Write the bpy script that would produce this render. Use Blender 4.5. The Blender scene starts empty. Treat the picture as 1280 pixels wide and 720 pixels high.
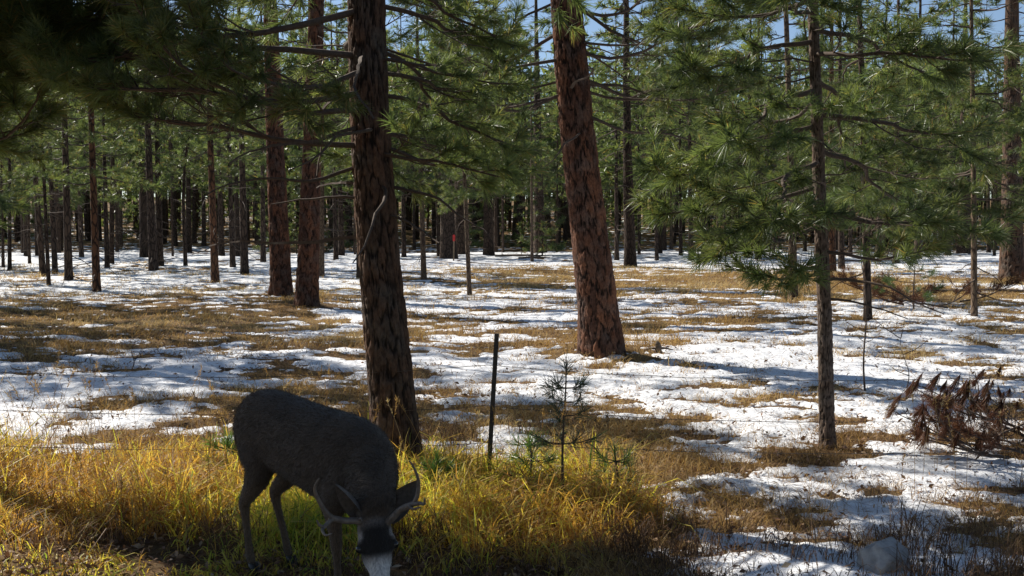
import bpy, math, random
import numpy as np
from mathutils import Vector, Matrix

# ------------------------------------------------------------------ camera, world, sun
scene = bpy.context.scene
COL = scene.collection
R = math.radians
F_PX, CAM_Z, PITCH = 1280.0, 1.87, math.atan(75 / 1280.0)

cam_d = bpy.data.cameras.new("camera")
cam_d.lens, cam_d.sensor_width = 36.0, 36.0
cam_d.clip_start, cam_d.clip_end = 0.05, 3000.0
cam = bpy.data.objects.new("camera", cam_d)
cam.location = (0, 0, CAM_Z)
cam.rotation_euler = (math.pi / 2 - PITCH, 0, 0)
COL.objects.link(cam)
scene.camera = cam

SUN_EL = R(36)
SUN_AZ = math.atan2(-0.82, 0.57)          # clockwise from +Y, towards the sun
sun_to = Vector((math.sin(SUN_AZ) * math.cos(SUN_EL), math.cos(SUN_AZ) * math.cos(SUN_EL), math.sin(SUN_EL)))

world = bpy.data.worlds.new("World")
scene.world = world
world.use_nodes = True
wn, wl = world.node_tree.nodes, world.node_tree.links
wn.clear()
w_out = wn.new("ShaderNodeOutputWorld")
w_bg = wn.new("ShaderNodeBackground")
w_sky = wn.new("ShaderNodeTexSky")
w_sky.sky_type = 'NISHITA'
w_sky.sun_disc = False
w_sky.sun_elevation = SUN_EL
w_sky.sun_rotation = SUN_AZ
w_sky.altitude = 2000
w_bg.inputs[1].default_value = 0.08
wl.new(w_sky.outputs[0], w_bg.inputs[0])
wl.new(w_bg.outputs[0], w_out.inputs[0])

sun_d = bpy.data.lights.new("sun", 'SUN')
sun_d.energy = 5.0
sun_d.angle = R(0.5)
sun_d.color = (1.0, 0.94, 0.84)
sun = bpy.data.objects.new("sun", sun_d)
sun.rotation_euler = (-sun_to).to_track_quat('-Z', 'Y').to_euler()
sun.location = sun_to * 60
COL.objects.link(sun)

scene.view_settings.view_transform = 'Standard'
scene.view_settings.look = 'None'
scene.view_settings.gamma = 1.0
scene.view_settings.exposure = 0.66
scene.view_settings.use_curve_mapping = False
scene.cycles.max_bounces = 6
scene.cycles.diffuse_bounces = 3
scene.cycles.glossy_bounces = 2
scene.cycles.transmission_bounces = 4
scene.cycles.sample_clamp_indirect = 3.0

# ------------------------------------------------------------------ noise and ground shape
def _hash(ix, iy, seed):
    h = (ix.astype(np.int64) * 374761393 + iy.astype(np.int64) * 668265263 + seed * 982451653) & 0x7fffffff
    h = ((h ^ (h >> 13)) * 1274126177) & 0x7fffffff
    h = ((h ^ (h >> 15)) * 2246822519) & 0x7fffffff
    return ((h ^ (h >> 16)) & 0xffffff) / float(0xffffff)

def vnoise(x, y, seed=0):
    x = np.asarray(x, float); y = np.asarray(y, float)
    ix, iy = np.floor(x), np.floor(y)
    fx, fy = x - ix, y - iy
    fx = fx * fx * (3 - 2 * fx); fy = fy * fy * (3 - 2 * fy)
    a, b = _hash(ix, iy, seed), _hash(ix + 1, iy, seed)
    c, d = _hash(ix, iy + 1, seed), _hash(ix + 1, iy + 1, seed)
    return (a + (b - a) * fx) * (1 - fy) + (c + (d - c) * fx) * fy

def fbm(x, y, seed=0, oct=4, gain=0.5):
    s, a, t = 0.0, 1.0, 0.0
    for i in range(oct):
        s = s + a * (vnoise(x * 2 ** i + 17.3 * i, y * 2 ** i - 9.1 * i, seed + i) - 0.5)
        t += a; a *= gain
    return s / t * 2

MOUNDS = []      # (x, y, radius, height): root swell under the big trunks

def ground_z(x, y):
    x = np.asarray(x, float); y = np.asarray(y, float)
    z = 0.10 * fbm(x / 3.1, y / 3.1, 3, 4) * np.clip((y - 4) / 6, 0.25, 1) + 0.25 * fbm(x / 14, y / 14, 8, 2) * np.clip((y - 12) / 25, 0, 1)
    far = np.clip(y - 72, 0, None)
    z = z + 0.040 * far * np.clip(far / 40, 0, 1)
    for mx, my, mr, mh in MOUNDS:
        z = z + mh * np.exp(-((x - mx) ** 2 + (y - my) ** 2) / (mr * mr))
    return z

CP, SP = math.cos(PITCH), math.sin(PITCH)
def ray(px, py):
    u, v = (px - 640) / F_PX, (360 - py) / F_PX
    return np.array([u, CP + v * SP, -SP + v * CP])

def P(px, py, depth):
    """the point on a pixel's line of sight at world Y = depth"""
    d = ray(px, py)
    return np.array([0, 0, CAM_Z]) + d * (depth / d[1])

def on_ground(px, py):
    d = ray(px, py)
    t = 1.0 * 1.0015 ** np.arange(3800)
    p = d[None] * (t / d[1])[:, None]
    hit = np.nonzero(CAM_Z + p[:, 2] <= ground_z(p[:, 0], p[:, 1]))[0]
    i = hit[0] if len(hit) else len(t) - 1
    return float(p[i, 0]), float(p[i, 1])

# ------------------------------------------------------------------ mesh helpers
def mesh_np(name, V, tris=None, quads=None, mats=(), attrs=None, smooth=False, mat_idx=None):
    V = np.asarray(V, np.float32).reshape(-1, 3)
    me = bpy.data.meshes.new(name)
    me.vertices.add(len(V)); me.vertices.foreach_set("co", V.ravel())
    T = np.zeros((0, 3), np.int32) if tris is None else np.asarray(tris, np.int32).reshape(-1, 3)
    Q = np.zeros((0, 4), np.int32) if quads is None else np.asarray(quads, np.int32).reshape(-1, 4)
    idx = np.concatenate([T.ravel(), Q.ravel()])
    start = np.concatenate([np.arange(len(T)) * 3, len(T) * 3 + np.arange(len(Q)) * 4]).astype(np.int32)
    me.loops.add(len(idx)); me.loops.foreach_set("vertex_index", idx)
    me.polygons.add(len(start)); me.polygons.foreach_set("loop_start", start)
    for m in mats: me.materials.append(m)
    if mat_idx is not None:
        me.polygons.foreach_set("material_index", np.asarray(mat_idx, np.int32))
    me.polygons.foreach_set("use_smooth", np.full(len(start), smooth))
    if attrs:
        for k, a in attrs.items():
            a = np.asarray(a, np.float32)
            if a.ndim == 2:
                at = me.attributes.new(k, 'FLOAT_COLOR', 'POINT')
                at.data.foreach_set("color", np.concatenate([a, np.ones((len(a), 1), np.float32)], 1).ravel())
            else:
                at = me.attributes.new(k, 'FLOAT', 'POINT'); at.data.foreach_set("value", a)
    me.update(calc_edges=True)
    me.validate()
    return me

def obj(name, me, parent=None, loc=None, rot=None, scale=None, **props):
    o = bpy.data.objects.new(name, me)
    COL.objects.link(o)
    if parent is not None: o.parent = parent
    if loc is not None: o.location = [float(c) for c in loc]
    if rot is not None: o.rotation_euler = rot
    if scale is not None: o.scale = scale if hasattr(scale, '__len__') else (scale,) * 3
    for k, v in props.items():
        if v: o[k] = v
    return o

class Geo:
    """collects triangles and quads with a material index and a point value"""
    def __init__(s): s.V, s.T, s.Q, s.TM, s.QM, s.A, s.n = [], [], [], [], [], [], 0
    def add(s, V, tris=None, quads=None, m=0, a=0.0):
        V = np.asarray(V, float).reshape(-1, 3)
        if tris is not None and len(tris):
            s.T.append(np.asarray(tris) + s.n); s.TM.append(np.full(len(tris), m))
        if quads is not None and len(quads):
            s.Q.append(np.asarray(quads) + s.n); s.QM.append(np.full(len(quads), m))
        s.V.append(V); s.A.append(np.broadcast_to(np.asarray(a, float), (len(V),)).copy()); s.n += len(V)
    def mesh(s, name, mats, smooth=False, attr="var"):
        V = np.concatenate(s.V)
        T = np.concatenate(s.T) if s.T else None
        Q = np.concatenate(s.Q) if s.Q else None
        mi = np.concatenate(s.TM + s.QM)
        return mesh_np(name, V, T, Q, mats, {attr: np.concatenate(s.A)}, smooth, mi)

def norm(v):
    v = np.asarray(v, float)
    return v / np.maximum(np.linalg.norm(v, axis=-1, keepdims=True), 1e-9)

def tube(pts, rad, sides=5, cap=True):
    """swept round tube; returns verts, quads, tris"""
    pts = np.asarray(pts, float); rad = np.asarray(rad, float)
    n = len(pts)
    tan = norm(np.gradient(pts, axis=0))
    ref = np.array([0.0, 0, 1]) if abs(tan[:, 2]).mean() < 0.8 else np.array([1.0, 0, 0])
    a = norm(np.cross(tan, ref)); b = np.cross(tan, a)
    th = np.arange(sides) * 2 * math.pi / sides
    V = pts[:, None] + rad[:, None, None] * (np.cos(th)[None, :, None] * a[:, None] + np.sin(th)[None, :, None] * b[:, None])
    V = V.reshape(-1, 3)
    i = np.arange(n - 1)[:, None] * sides; j = np.arange(sides)[None]; k = (j + 1) % sides
    Qd = np.stack([i + j, i + k, i + sides + k, i + sides + j], -1).reshape(-1, 4)
    T = np.zeros((0, 3), int)
    if cap:
        V = np.concatenate([V, pts[:1], pts[-1:]])
        c0, c1 = n * sides, n * sides + 1
        jj = np.arange(sides); kk = (jj + 1) % sides
        T = np.concatenate([np.stack([np.full(sides, c0), kk, jj], 1),
                            np.stack([np.full(sides, c1), (n - 1) * sides + jj, (n - 1) * sides + kk], 1)])
    return V, Qd, T

def catmull(pts, n):
    pts = np.asarray(pts, float)
    k = np.linspace(0, len(pts) - 1, n)
    out = []
    for t in k:
        i = min(int(t), len(pts) - 2); f = t - i
        p0, p1, p2, p3 = pts[max(i - 1, 0)], pts[i], pts[i + 1], pts[min(i + 2, len(pts) - 1)]
        out.append(0.5 * ((2 * p1) + (p2 - p0) * f + (2 * p0 - 5 * p1 + 4 * p2 - p3) * f * f + (3 * p1 - p0 - 3 * p2 + p3) * f ** 3))
    return np.array(out)

# ------------------------------------------------------------------ materials
def new_mat(name):
    m = bpy.data.materials.new(name); m.use_nodes = True
    nt = m.node_tree; nt.nodes.clear()
    out = nt.nodes.new("ShaderNodeOutputMaterial")
    def N(t, **kw):
        n = nt.nodes.new("ShaderNode" + t)
        for k, v in kw.items():
            if k == 'inp':
                for a, b in v.items(): n.inputs[a].default_value = b
            else: setattr(n, k, v)
        return n
    return m, nt, out, N, nt.links.new

def ramp(N, stops):
    r = N("ValToRGB"); e = r.color_ramp.elements
    while len(e) < len(stops): e.new(0.5)
    for el, (p, c) in zip(e, stops): el.position = p; el.color = (*c, 1)
    return r

def leafy(name, stops, trans=0.35, rough=0.45, gloss=0.35, tint=(1.25, 1.2, 0.6)):
    """thin translucent blades coloured by the point value 'var'"""
    m, nt, out, N, L = new_mat(name)
    at = N("Attribute", attribute_name="var")
    cr = ramp(N, stops); L(at.outputs["Fac"], cr.inputs[0])
    oi = N("ObjectInfo")
    hs = N("HueSaturation"); L(cr.outputs[0], hs.inputs["Color"])
    mr = N("MapRange", inp={1: 0.0, 2: 1.0, 3: 0.75, 4: 1.25}); L(oi.outputs["Random"], mr.inputs[0]); L(mr.outputs[0], hs.inputs["Value"])
    pb = N("BsdfPrincipled", inp={"Roughness": rough, "Specular IOR Level": gloss})
    L(hs.outputs[0], pb.inputs["Base Color"])
    tm = N("Mix", data_type='RGBA', blend_type='MULTIPLY', inp={0: 1.0}); L(hs.outputs[0], tm.inputs[6]); tm.inputs[7].default_value = (*tint, 1)
    tr = N("BsdfTranslucent"); L(tm.outputs[2], tr.inputs[0])
    mx = N("MixShader", inp={0: trans}); L(pb.outputs[0], mx.inputs[1]); L(tr.outputs[0], mx.inputs[2])
    L(mx.outputs[0], out.inputs[0])
    return m

M_NEEDLE = leafy("pine_needles", [(0.0, (0.075, 0.112, 0.055)), (0.5, (0.125, 0.172, 0.075)), (0.85, (0.19, 0.215, 0.085)), (1.0, (0.31, 0.22, 0.09))], 0.48, 0.40, 0.5, (1.4, 1.35, 0.7))
M_SEEDLING = leafy("seedling_needles", [(0.0, (0.05, 0.11, 0.035)), (1.0, (0.11, 0.19, 0.05))], 0.35, 0.4, 0.5)
M_BLUEPINE = leafy("sapling_needles", [(0.0, (0.05, 0.080, 0.050)), (1.0, (0.10, 0.135, 0.08))], 0.25, 0.4, 0.5)
M_DEADNEEDLE = leafy("dead_needles", [(0.0, (0.065, 0.028, 0.018)), (0.6, (0.13, 0.055, 0.03)), (1.0, (0.24, 0.13, 0.07))], 0.25, 0.6, 0.2, (1.1, 1.0, 0.8))
M_GRASS = leafy("green_grass", [(0.0, (0.30, 0.16, 0.06)), (0.25, (0.46, 0.30, 0.10)), (0.45, (0.56, 0.47, 0.12)), (0.68, (0.48, 0.50, 0.09)), (0.88, (0.22, 0.31, 0.05)), (1.0, (0.09, 0.17, 0.035))], 0.55, 0.5, 0.3, (1.45, 1.40, 0.6))
M_STRAW = leafy("dry_grass", [(0.0, (0.17, 0.105, 0.05)), (0.4, (0.40, 0.25, 0.095)), (0.8, (0.60, 0.41, 0.16)), (1.0, (0.66, 0.54, 0.31))], 0.35, 0.6, 0.2, (1.15, 1.05, 0.75))
M_WEED = leafy("dead_weeds", [(0.0, (0.05, 0.032, 0.022)), (0.6, (0.14, 0.085, 0.05)), (1.0, (0.27, 0.17, 0.09))], 0.2, 0.7, 0.15, (1.1, 1.0, 0.8))
M_LITTER = leafy("leaf_litter", [(0.0, (0.06, 0.03, 0.02)), (0.5, (0.20, 0.11, 0.065)), (0.85, (0.36, 0.24, 0.15)), (1.0, (0.45, 0.36, 0.26))], 0.2, 0.7, 0.2, (1.1, 1.0, 0.8))

def bark_mat(name, plate_a, plate_b, furrow, sc=1.0, bump=0.6):
    m, nt, out, N, L = new_mat(name)
    tc = N("TexCoord"); oi = N("ObjectInfo")
    mp = N("Mapping", inp={"Scale": (13 * sc, 13 * sc, 4.2 * sc)})
    L(tc.outputs["Object"], mp.inputs[0]); L(oi.outputs["Random"], mp.inputs[1])
    nz = N("TexNoise", inp={"Scale": 1.4, "Detail": 4.0}); L(mp.outputs[0], nz.inputs[0])
    wp = N("Mix", data_type='VECTOR', inp={0: 0.28}); L(mp.outputs[0], wp.inputs[4]); L(nz.outputs["Color"], wp.inputs[5])
    vo = N("TexVoronoi", feature='DISTANCE_TO_EDGE', inp={"Scale": 1.0}); L(wp.outputs[1], vo.inputs[0])
    v2 = N("TexVoronoi", inp={"Scale": 1.0}); L(wp.outputs[1], v2.inputs[0])
    fr = ramp(N, [(0.02, (0, 0, 0)), (0.16, (1, 1, 1))]); L(vo.outputs[0], fr.inputs[0])
    fn = N("TexNoise", inp={"Scale": 45.0, "Detail": 3.0}); L(tc.outputs["Object"], fn.inputs[0])
    pl = N("Mix", data_type='RGBA'); L(v2.outputs["Color"], pl.inputs[0]); pl.inputs[6].default_value = (*plate_a, 1); pl.inputs[7].default_value = (*plate_b, 1)
    pv = N("Mix", data_type='RGBA', blend_type='MULTIPLY', inp={0: 0.6}); L(pl.outputs[2], pv.inputs[6]); L(fn.outputs[0], pv.inputs[7])
    cl = N("Mix", data_type='RGBA'); L(fr.outputs[0], cl.inputs[0]); cl.inputs[6].default_value = (*furrow, 1); L(pv.outputs[2], cl.inputs[7])
    hs = N("HueSaturation"); L(cl.outputs[2], hs.inputs["Color"])
    mr = N("MapRange", inp={1: 0.0, 2: 1.0, 3: 0.8, 4: 1.3}); L(oi.outputs["Random"], mr.inputs[0]); L(mr.outputs[0], hs.inputs["Value"])
    hm = N("Math", operation='MULTIPLY_ADD', inp={1: 0.25}); L(fn.outputs[0], hm.inputs[0]); L(fr.outputs[0], hm.inputs[2])
    bp = N("Bump", inp={"Strength": bump, "Distance": 0.02}); L(hm.outputs[0], bp.inputs["Height"])
    pb = N("BsdfPrincipled", inp={"Roughness": 0.9, "Specular IOR Level": 0.15})
    L(hs.outputs[0], pb.inputs["Base Color"]); L(bp.outputs[0], pb.inputs["Normal"]); L(pb.outputs[0], out.inputs[0])
    return m

M_BARK_DARK = bark_mat("bark_dark", (0.085, 0.06, 0.045), (0.14, 0.095, 0.07), (0.022, 0.016, 0.013))
M_BARK_RED = bark_mat("bark_red", (0.16, 0.085, 0.05), (0.23, 0.11, 0.06), (0.028, 0.018, 0.014))
M_BARK_PALE = bark_mat("bark_pale", (0.20, 0.145, 0.10), (0.27, 0.19, 0.13), (0.06, 0.04, 0.03), 1.8, 0.4)

def plate_mat(name, a, b, furrow, grey=(0.2, 0.17, 0.15), greyness=0.25):
    """bark of a trunk whose plates are modelled: 'fiss' 0 in the furrow, 1 on the plate; 'cell' differs per plate"""
    m, nt, out, N, L = new_mat(name)
    fa = N("Attribute", attribute_name="fiss"); ca = N("Attribute", attribute_name="cell"); tc = N("TexCoord")
    pl = N("Mix", data_type='RGBA'); L(ca.outputs["Fac"], pl.inputs[0]); pl.inputs[6].default_value = (*a, 1); pl.inputs[7].default_value = (*b, 1)
    mp = N("Mapping", inp={"Scale": (40, 40, 22)}); L(tc.outputs["Object"], mp.inputs[0])
    fn = N("TexNoise", inp={"Scale": 1.0, "Detail": 5.0, "Roughness": 0.65}); L(mp.outputs[0], fn.inputs[0])
    gn = N("TexNoise", inp={"Scale": 5.0, "Detail": 3.0}); L(tc.outputs["Object"], gn.inputs[0])
    gr = ramp(N, [(0.45, (0, 0, 0)), (0.7, (greyness * 2,) * 3)]); L(gn.outputs[0], gr.inputs[0])
    g2 = N("Mix", data_type='RGBA'); L(gr.outputs[0], g2.inputs[0]); L(pl.outputs[2], g2.inputs[6]); g2.inputs[7].default_value = (*grey, 1)
    fr = ramp(N, [(0.3, (0.35, 0.35, 0.35)), (0.7, (1.25, 1.25, 1.25))]); L(fn.outputs[0], fr.inputs[0])
    pv = N("Mix", data_type='RGBA', blend_type='MULTIPLY', inp={0: 0.9}); L(g2.outputs[2], pv.inputs[6]); L(fr.outputs[0], pv.inputs[7])
    f2 = ramp(N, [(0.05, (0, 0, 0)), (0.55, (1, 1, 1))]); L(fa.outputs["Fac"], f2.inputs[0])
    cl = N("Mix", data_type='RGBA'); L(f2.outputs[0], cl.inputs[0]); cl.inputs[6].default_value = (*furrow, 1); L(pv.outputs[2], cl.inputs[7])
    bp = N("Bump", inp={"Strength": 0.7, "Distance": 0.012}); L(fn.outputs[0], bp.inputs["Height"])
    pb = N("BsdfPrincipled", inp={"Roughness": 0.9, "Specular IOR Level": 0.15})
    L(cl.outputs[2], pb.inputs["Base Color"]); L(bp.outputs[0], pb.inputs["Normal"]); L(pb.outputs[0], out.inputs[0])
    return m

M_PLATE_RED = plate_mat("bark_plates_red", (0.080, 0.042, 0.030), (0.205, 0.088, 0.048), (0.022, 0.015, 0.012), (0.14, 0.115, 0.10))
M_PLATE_DARK = plate_mat("bark_plates_dark", (0.085, 0.055, 0.04), (0.15, 0.085, 0.055), (0.022, 0.016, 0.013), (0.11, 0.095, 0.08), 0.4)
M_PLATE_SLIM = plate_mat("bark_plates_slim", (0.14, 0.10, 0.075), (0.22, 0.155, 0.115), (0.035, 0.025, 0.02), (0.2, 0.17, 0.15), 0.35)

def plain(name, color, rough=0.8, bump=0.3, bscale=30.0, var=0.35, spec=0.3, metal=0.0):
    m, nt, out, N, L = new_mat(name)
    tc = N("TexCoord"); nz = N("TexNoise", inp={"Scale": bscale, "Detail": 5.0}); L(tc.outputs["Object"], nz.inputs[0])
    r = ramp(N, [(0.25, tuple(c * (1 - var) for c in color)), (0.75, tuple(min(1, c * (1 + var)) for c in color))]); L(nz.outputs[0], r.inputs[0])
    bp = N("Bump", inp={"Strength": bump, "Distance": 0.01}); L(nz.outputs[0], bp.inputs["Height"])
    pb = N("BsdfPrincipled", inp={"Roughness": rough, "Specular IOR Level": spec, "Metallic": metal})
    L(r.outputs[0], pb.inputs["Base Color"]); L(bp.outputs[0], pb.inputs["Normal"]); L(pb.outputs[0], out.inputs[0])
    return m

M_TWIG = plain("twig_bark", (0.085, 0.062, 0.048), 0.85, 0.3, 40)
M_GREYTWIG = plain("dead_twig", (0.20, 0.17, 0.145), 0.85, 0.3, 40)
M_POST = plain("weathered_steel", (0.055, 0.045, 0.038), 0.75, 0.2, 60, 0.4, 0.4)
M_WIRE = plain("rusty_wire", (0.11, 0.085, 0.07), 0.6, 0.1, 80, 0.3, 0.4, 0.3)
M_ROCK = plain("granite", (0.34, 0.32, 0.30), 0.85, 0.8, 22, 0.4)
M_LOG = plain("weathered_wood", (0.16, 0.12, 0.09), 0.9, 0.6, 14, 0.5)
M_STAKE = plain("stake_wood", (0.30, 0.21, 0.13), 0.8, 0.3, 30)
M_FLAG = plain("flag_paint", (0.75, 0.06, 0.05), 0.5, 0.05, 20, 0.1)

def ground_mat():
    m, nt, out, N, L = new_mat("forest_floor")
    tc = N("TexCoord")
    n1 = N("TexNoise", inp={"Scale": 0.9, "Detail": 6.0, "Roughness": 0.65}); L(tc.outputs["Object"], n1.inputs[0])
    n2 = N("TexNoise", inp={"Scale": 28.0, "Detail": 6.0, "Roughness": 0.7}); L(tc.outputs["Object"], n2.inputs[0])
    r1 = ramp(N, [(0.32, (0.09, 0.055, 0.033)), (0.5, (0.20, 0.13, 0.065)), (0.66, (0.36, 0.25, 0.115))]); L(n1.outputs[0], r1.inputs[0])
    r2 = ramp(N, [(0.3, (0.35, 0.32, 0.3)), (0.7, (1.35, 1.3, 1.25))]); L(n2.outputs[0], r2.inputs[0])
    mx = N("Mix", data_type='RGBA', blend_type='MULTIPLY', inp={0: 1.0}); L(r1.outputs[0], mx.inputs[6]); L(r2.outputs[0], mx.inputs[7])
    bp = N("Bump", inp={"Strength": 1.0, "Distance": 0.03}); L(n2.outputs[0], bp.inputs["Height"])
    pb = N("BsdfPrincipled", inp={"Roughness": 0.95, "Specular IOR Level": 0.1})
    L(mx.outputs[2], pb.inputs["Base Color"]); L(bp.outputs[0], pb.inputs["Normal"]); L(pb.outputs[0], out.inputs[0])
    return m
M_GROUND = ground_mat()

def snow_mat():
    m, nt, out, N, L = new_mat("crusted_snow")
    tc = N("TexCoord")
    n1 = N("TexNoise", inp={"Scale": 9.0, "Detail": 6.0, "Roughness": 0.6}); L(tc.outputs["Object"], n1.inputs[0])
    n2 = N("TexNoise", inp={"Scale": 60.0, "Detail": 3.0, "Roughness": 0.7}); L(tc.outputs["Object"], n2.inputs[0])
    r = ramp(N, [(0.30, (0.66, 0.67, 0.70)), (0.6, (0.85, 0.86, 0.88))]); L(n1.outputs[0], r.inputs[0])
    # needles and bits of dry grass strewn over the snow
    d = ramp(N, [(0.58, (0, 0, 0)), (0.66, (0.8, 0.8, 0.8))]); L(n2.outputs[0], d.inputs[0])
    mx = N("Mix", data_type='RGBA'); L(d.outputs[0], mx.inputs[0]); L(r.outputs[0], mx.inputs[6]); mx.inputs[7].default_value = (0.25, 0.18, 0.11, 1)
    b1 = N("Bump", inp={"Strength": 0.6, "Distance": 0.05}); L(n1.outputs[0], b1.inputs["Height"])
    b2 = N("Bump", inp={"Strength": 0.35, "Distance": 0.01}); L(n2.outputs[0], b2.inputs["Height"]); L(b1.outputs[0], b2.inputs["Normal"])
    pb = N("BsdfPrincipled", inp={"Roughness": 0.6, "Specular IOR Level": 0.25})
    L(mx.outputs[2], pb.inputs["Base Color"]); L(b2.outputs[0], pb.inputs["Normal"]); L(pb.outputs[0], out.inputs[0])
    return m
M_SNOW = snow_mat()

# ------------------------------------------------------------------ snow cover: where it lies thick, where dry grass stands clear of it
def spot(px0, px1, py0, py1, w):
    """an oval of ground given by its corners in the photograph: centre and half axes in metres"""
    y1, y0 = [(CAM_Z * F_PX) / (p - 285.0) for p in (py0, py1)]
    cy, hy = (y0 + y1) / 2, (y1 - y0) / 2
    return ((px0 + px1) / 2 - 640) / F_PX * cy, cy, (px1 - px0) / 2 / F_PX * cy, hy, w

SPOTS = [spot(*s) for s in (
    (780, 1130, 338, 366, -1.7), (590, 730, 336, 357, -1.4), (-260, 330, 374, 432, -1.1), (120, 420, 395, 440, -0.6),
    (630, 760, 424, 448, -1.3), (850, 1020, 385, 418, -0.55), (210, 470, 474, 530, -0.8), (380, 460, 410, 440, -0.6),
    (1100, 1240, 366, 392, -0.9), (530, 720, 505, 600, -0.75), (780, 900, 540, 640, -0.35), (430, 620, 380, 405, -0.25),
    (-100, 270, 437, 520, 0.75), (790, 1160, 428, 480, 0.75), (760, 1080, 470, 560, 0.5), (520, 760, 440, 490, 0.6),
    (560, 900, 362, 395, 0.35), (1080, 1330, 395, 450, 0.35), (1050, 1250, 570, 620, 0.3), (820, 1120, 560, 700, 0.45),
    (0, 330, 345, 368, 0.35), (400, 470, 375, 410, 0.6),
    (-300, 690, 585, 790, -2.2), (1150, 1400, 640, 760, -0.45), (560, 900, 690, 800, -1.0))]

for px_, py_, r_ in ((753, 445, 1.0), (500, 592, 0.7), (352, 370, 1.3), (384, 383, 1.2), (1265, 352, 1.2), (1034, 562, 0.4), (992, 377, 0.6), (1085, 402, 0.5), (269, 355, 0.7), (121, 366, 0.7), (788, 335, 1.0)):
    y_ = CAM_Z * F_PX / (py_ - 285.0)
    SPOTS.append(((px_ - 640) / F_PX * y_, y_, r_, r_, -0.9))

def snow_depth(x, y):
    x = np.asarray(x, float); y = np.asarray(y, float)
    s = 0.75 * fbm(x / 1.6, y / 1.1, 21, 4, 0.6) + 2.5 * fbm(x / 0.62, y / 0.40, 25, 5, 0.72) + 0.45 * fbm(x / 6, y / 6, 40, 2) - 0.01
    s = s + np.clip((y - 40) / 20, 0, 0.45) - np.clip((y - 70) / 18, 0, 1.1)
    for cx, cy, hx, hy, w in SPOTS:
        q = ((x - cx) / hx) ** 2 + ((y - cy) / hy) ** 2
        s = s + w * (0.8 if w < 0 and cy > 9 else 1.0) * np.exp(-q * 0.9)
    return s        # > 0: snow

# ------------------------------------------------------------------ ground and snow sheets
def fan_grid(r0, r1, nr, nc, half):
    """rows closer together near by; a plain sheet that widens with distance"""
    ys = r0 * (r1 / r0) ** np.linspace(0, 1, nr)
    u = np.linspace(-half, half, nc)
    X = u[None] * (ys[:, None] + 2.5); Y = np.broadcast_to(ys[:, None], X.shape)
    i = np.arange(nr - 1)[:, None] * nc; j = np.arange(nc - 1)[None]
    Q = np.stack([i + j, i + j + 1, i + nc + j + 1, i + nc + j], -1).reshape(-1, 4)
    return X, Y, Q

def build_mounds():
    for px, py, rad, h in ((753, 443, 0.9, 0.10), (500, 592, 0.6, 0.07), (352, 368, 0.9, 0.10), (384, 381, 0.9, 0.12), (1265, 350, 1.0, 0.12), (690, 436, 0.7, 0.06)):
        x, y = on_ground(px, py); MOUNDS.append((x, y, rad, h))
build_mounds()

X, Y, Q = fan_grid(2.2, 330, 420, 300, 1.0)
gz = ground_z(X, Y) - 0.004
g = obj("ground", mesh_np("ground", np.stack([X, Y, gz], -1), quads=Q, mats=[M_GROUND], smooth=True), kind="structure")
# the sheet goes on behind and to the sides of the view, out to the horizon
def side_ground():
    xs = np.concatenate([np.linspace(-420, -20, 14), np.linspace(-16, 16, 17), np.linspace(20, 420, 14)])
    ys = np.concatenate([np.linspace(-60, 0, 8), np.linspace(1, 6, 6), np.linspace(10, 60, 8), np.linspace(70, 420, 16)])
    X, Y = np.meshgrid(xs, ys)
    Z = ground_z(X, Y) - 0.03 - 0.22 * np.clip((Y - 5) / 10, 0, 1)
    n = len(xs); i = np.arange(len(ys) - 1)[:, None] * n; j = np.arange(n - 1)[None]
    Q = np.stack([i + j, i + j + 1, i + n + j + 1, i + n + j], -1).reshape(-1, 4)
    obj("terrain", mesh_np("terrain", np.stack([X, Y, Z], -1), quads=Q, mats=[M_GROUND], smooth=True), kind="structure")
side_ground()

X, Y, Q = fan_grid(3.6, 200, 740, 590, 0.80)
S = snow_depth(X, Y)
th = np.clip(S, -0.3, 1.2)
lump = 0.012 * fbm(X / 0.22, Y / 0.22, 60, 3)
Z = ground_z(X, Y) + np.where(th > 0, 0.034 * np.sqrt(np.clip(th, 0, None)) + lump * np.clip(th * 3, 0, 1), 0.10 * th) - 0.002
keep = (S.ravel()[Q] > -0.12).any(1)
Qk = Q[keep]
used = np.unique(Qk); remap = np.zeros(X.size, np.int32); remap[used] = np.arange(len(used))
obj("snow", mesh_np("snow", np.stack([X, Y, Z], -1).reshape(-1, 3)[used], quads=remap[Qk], mats=[M_SNOW], smooth=True), kind="structure")

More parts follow.
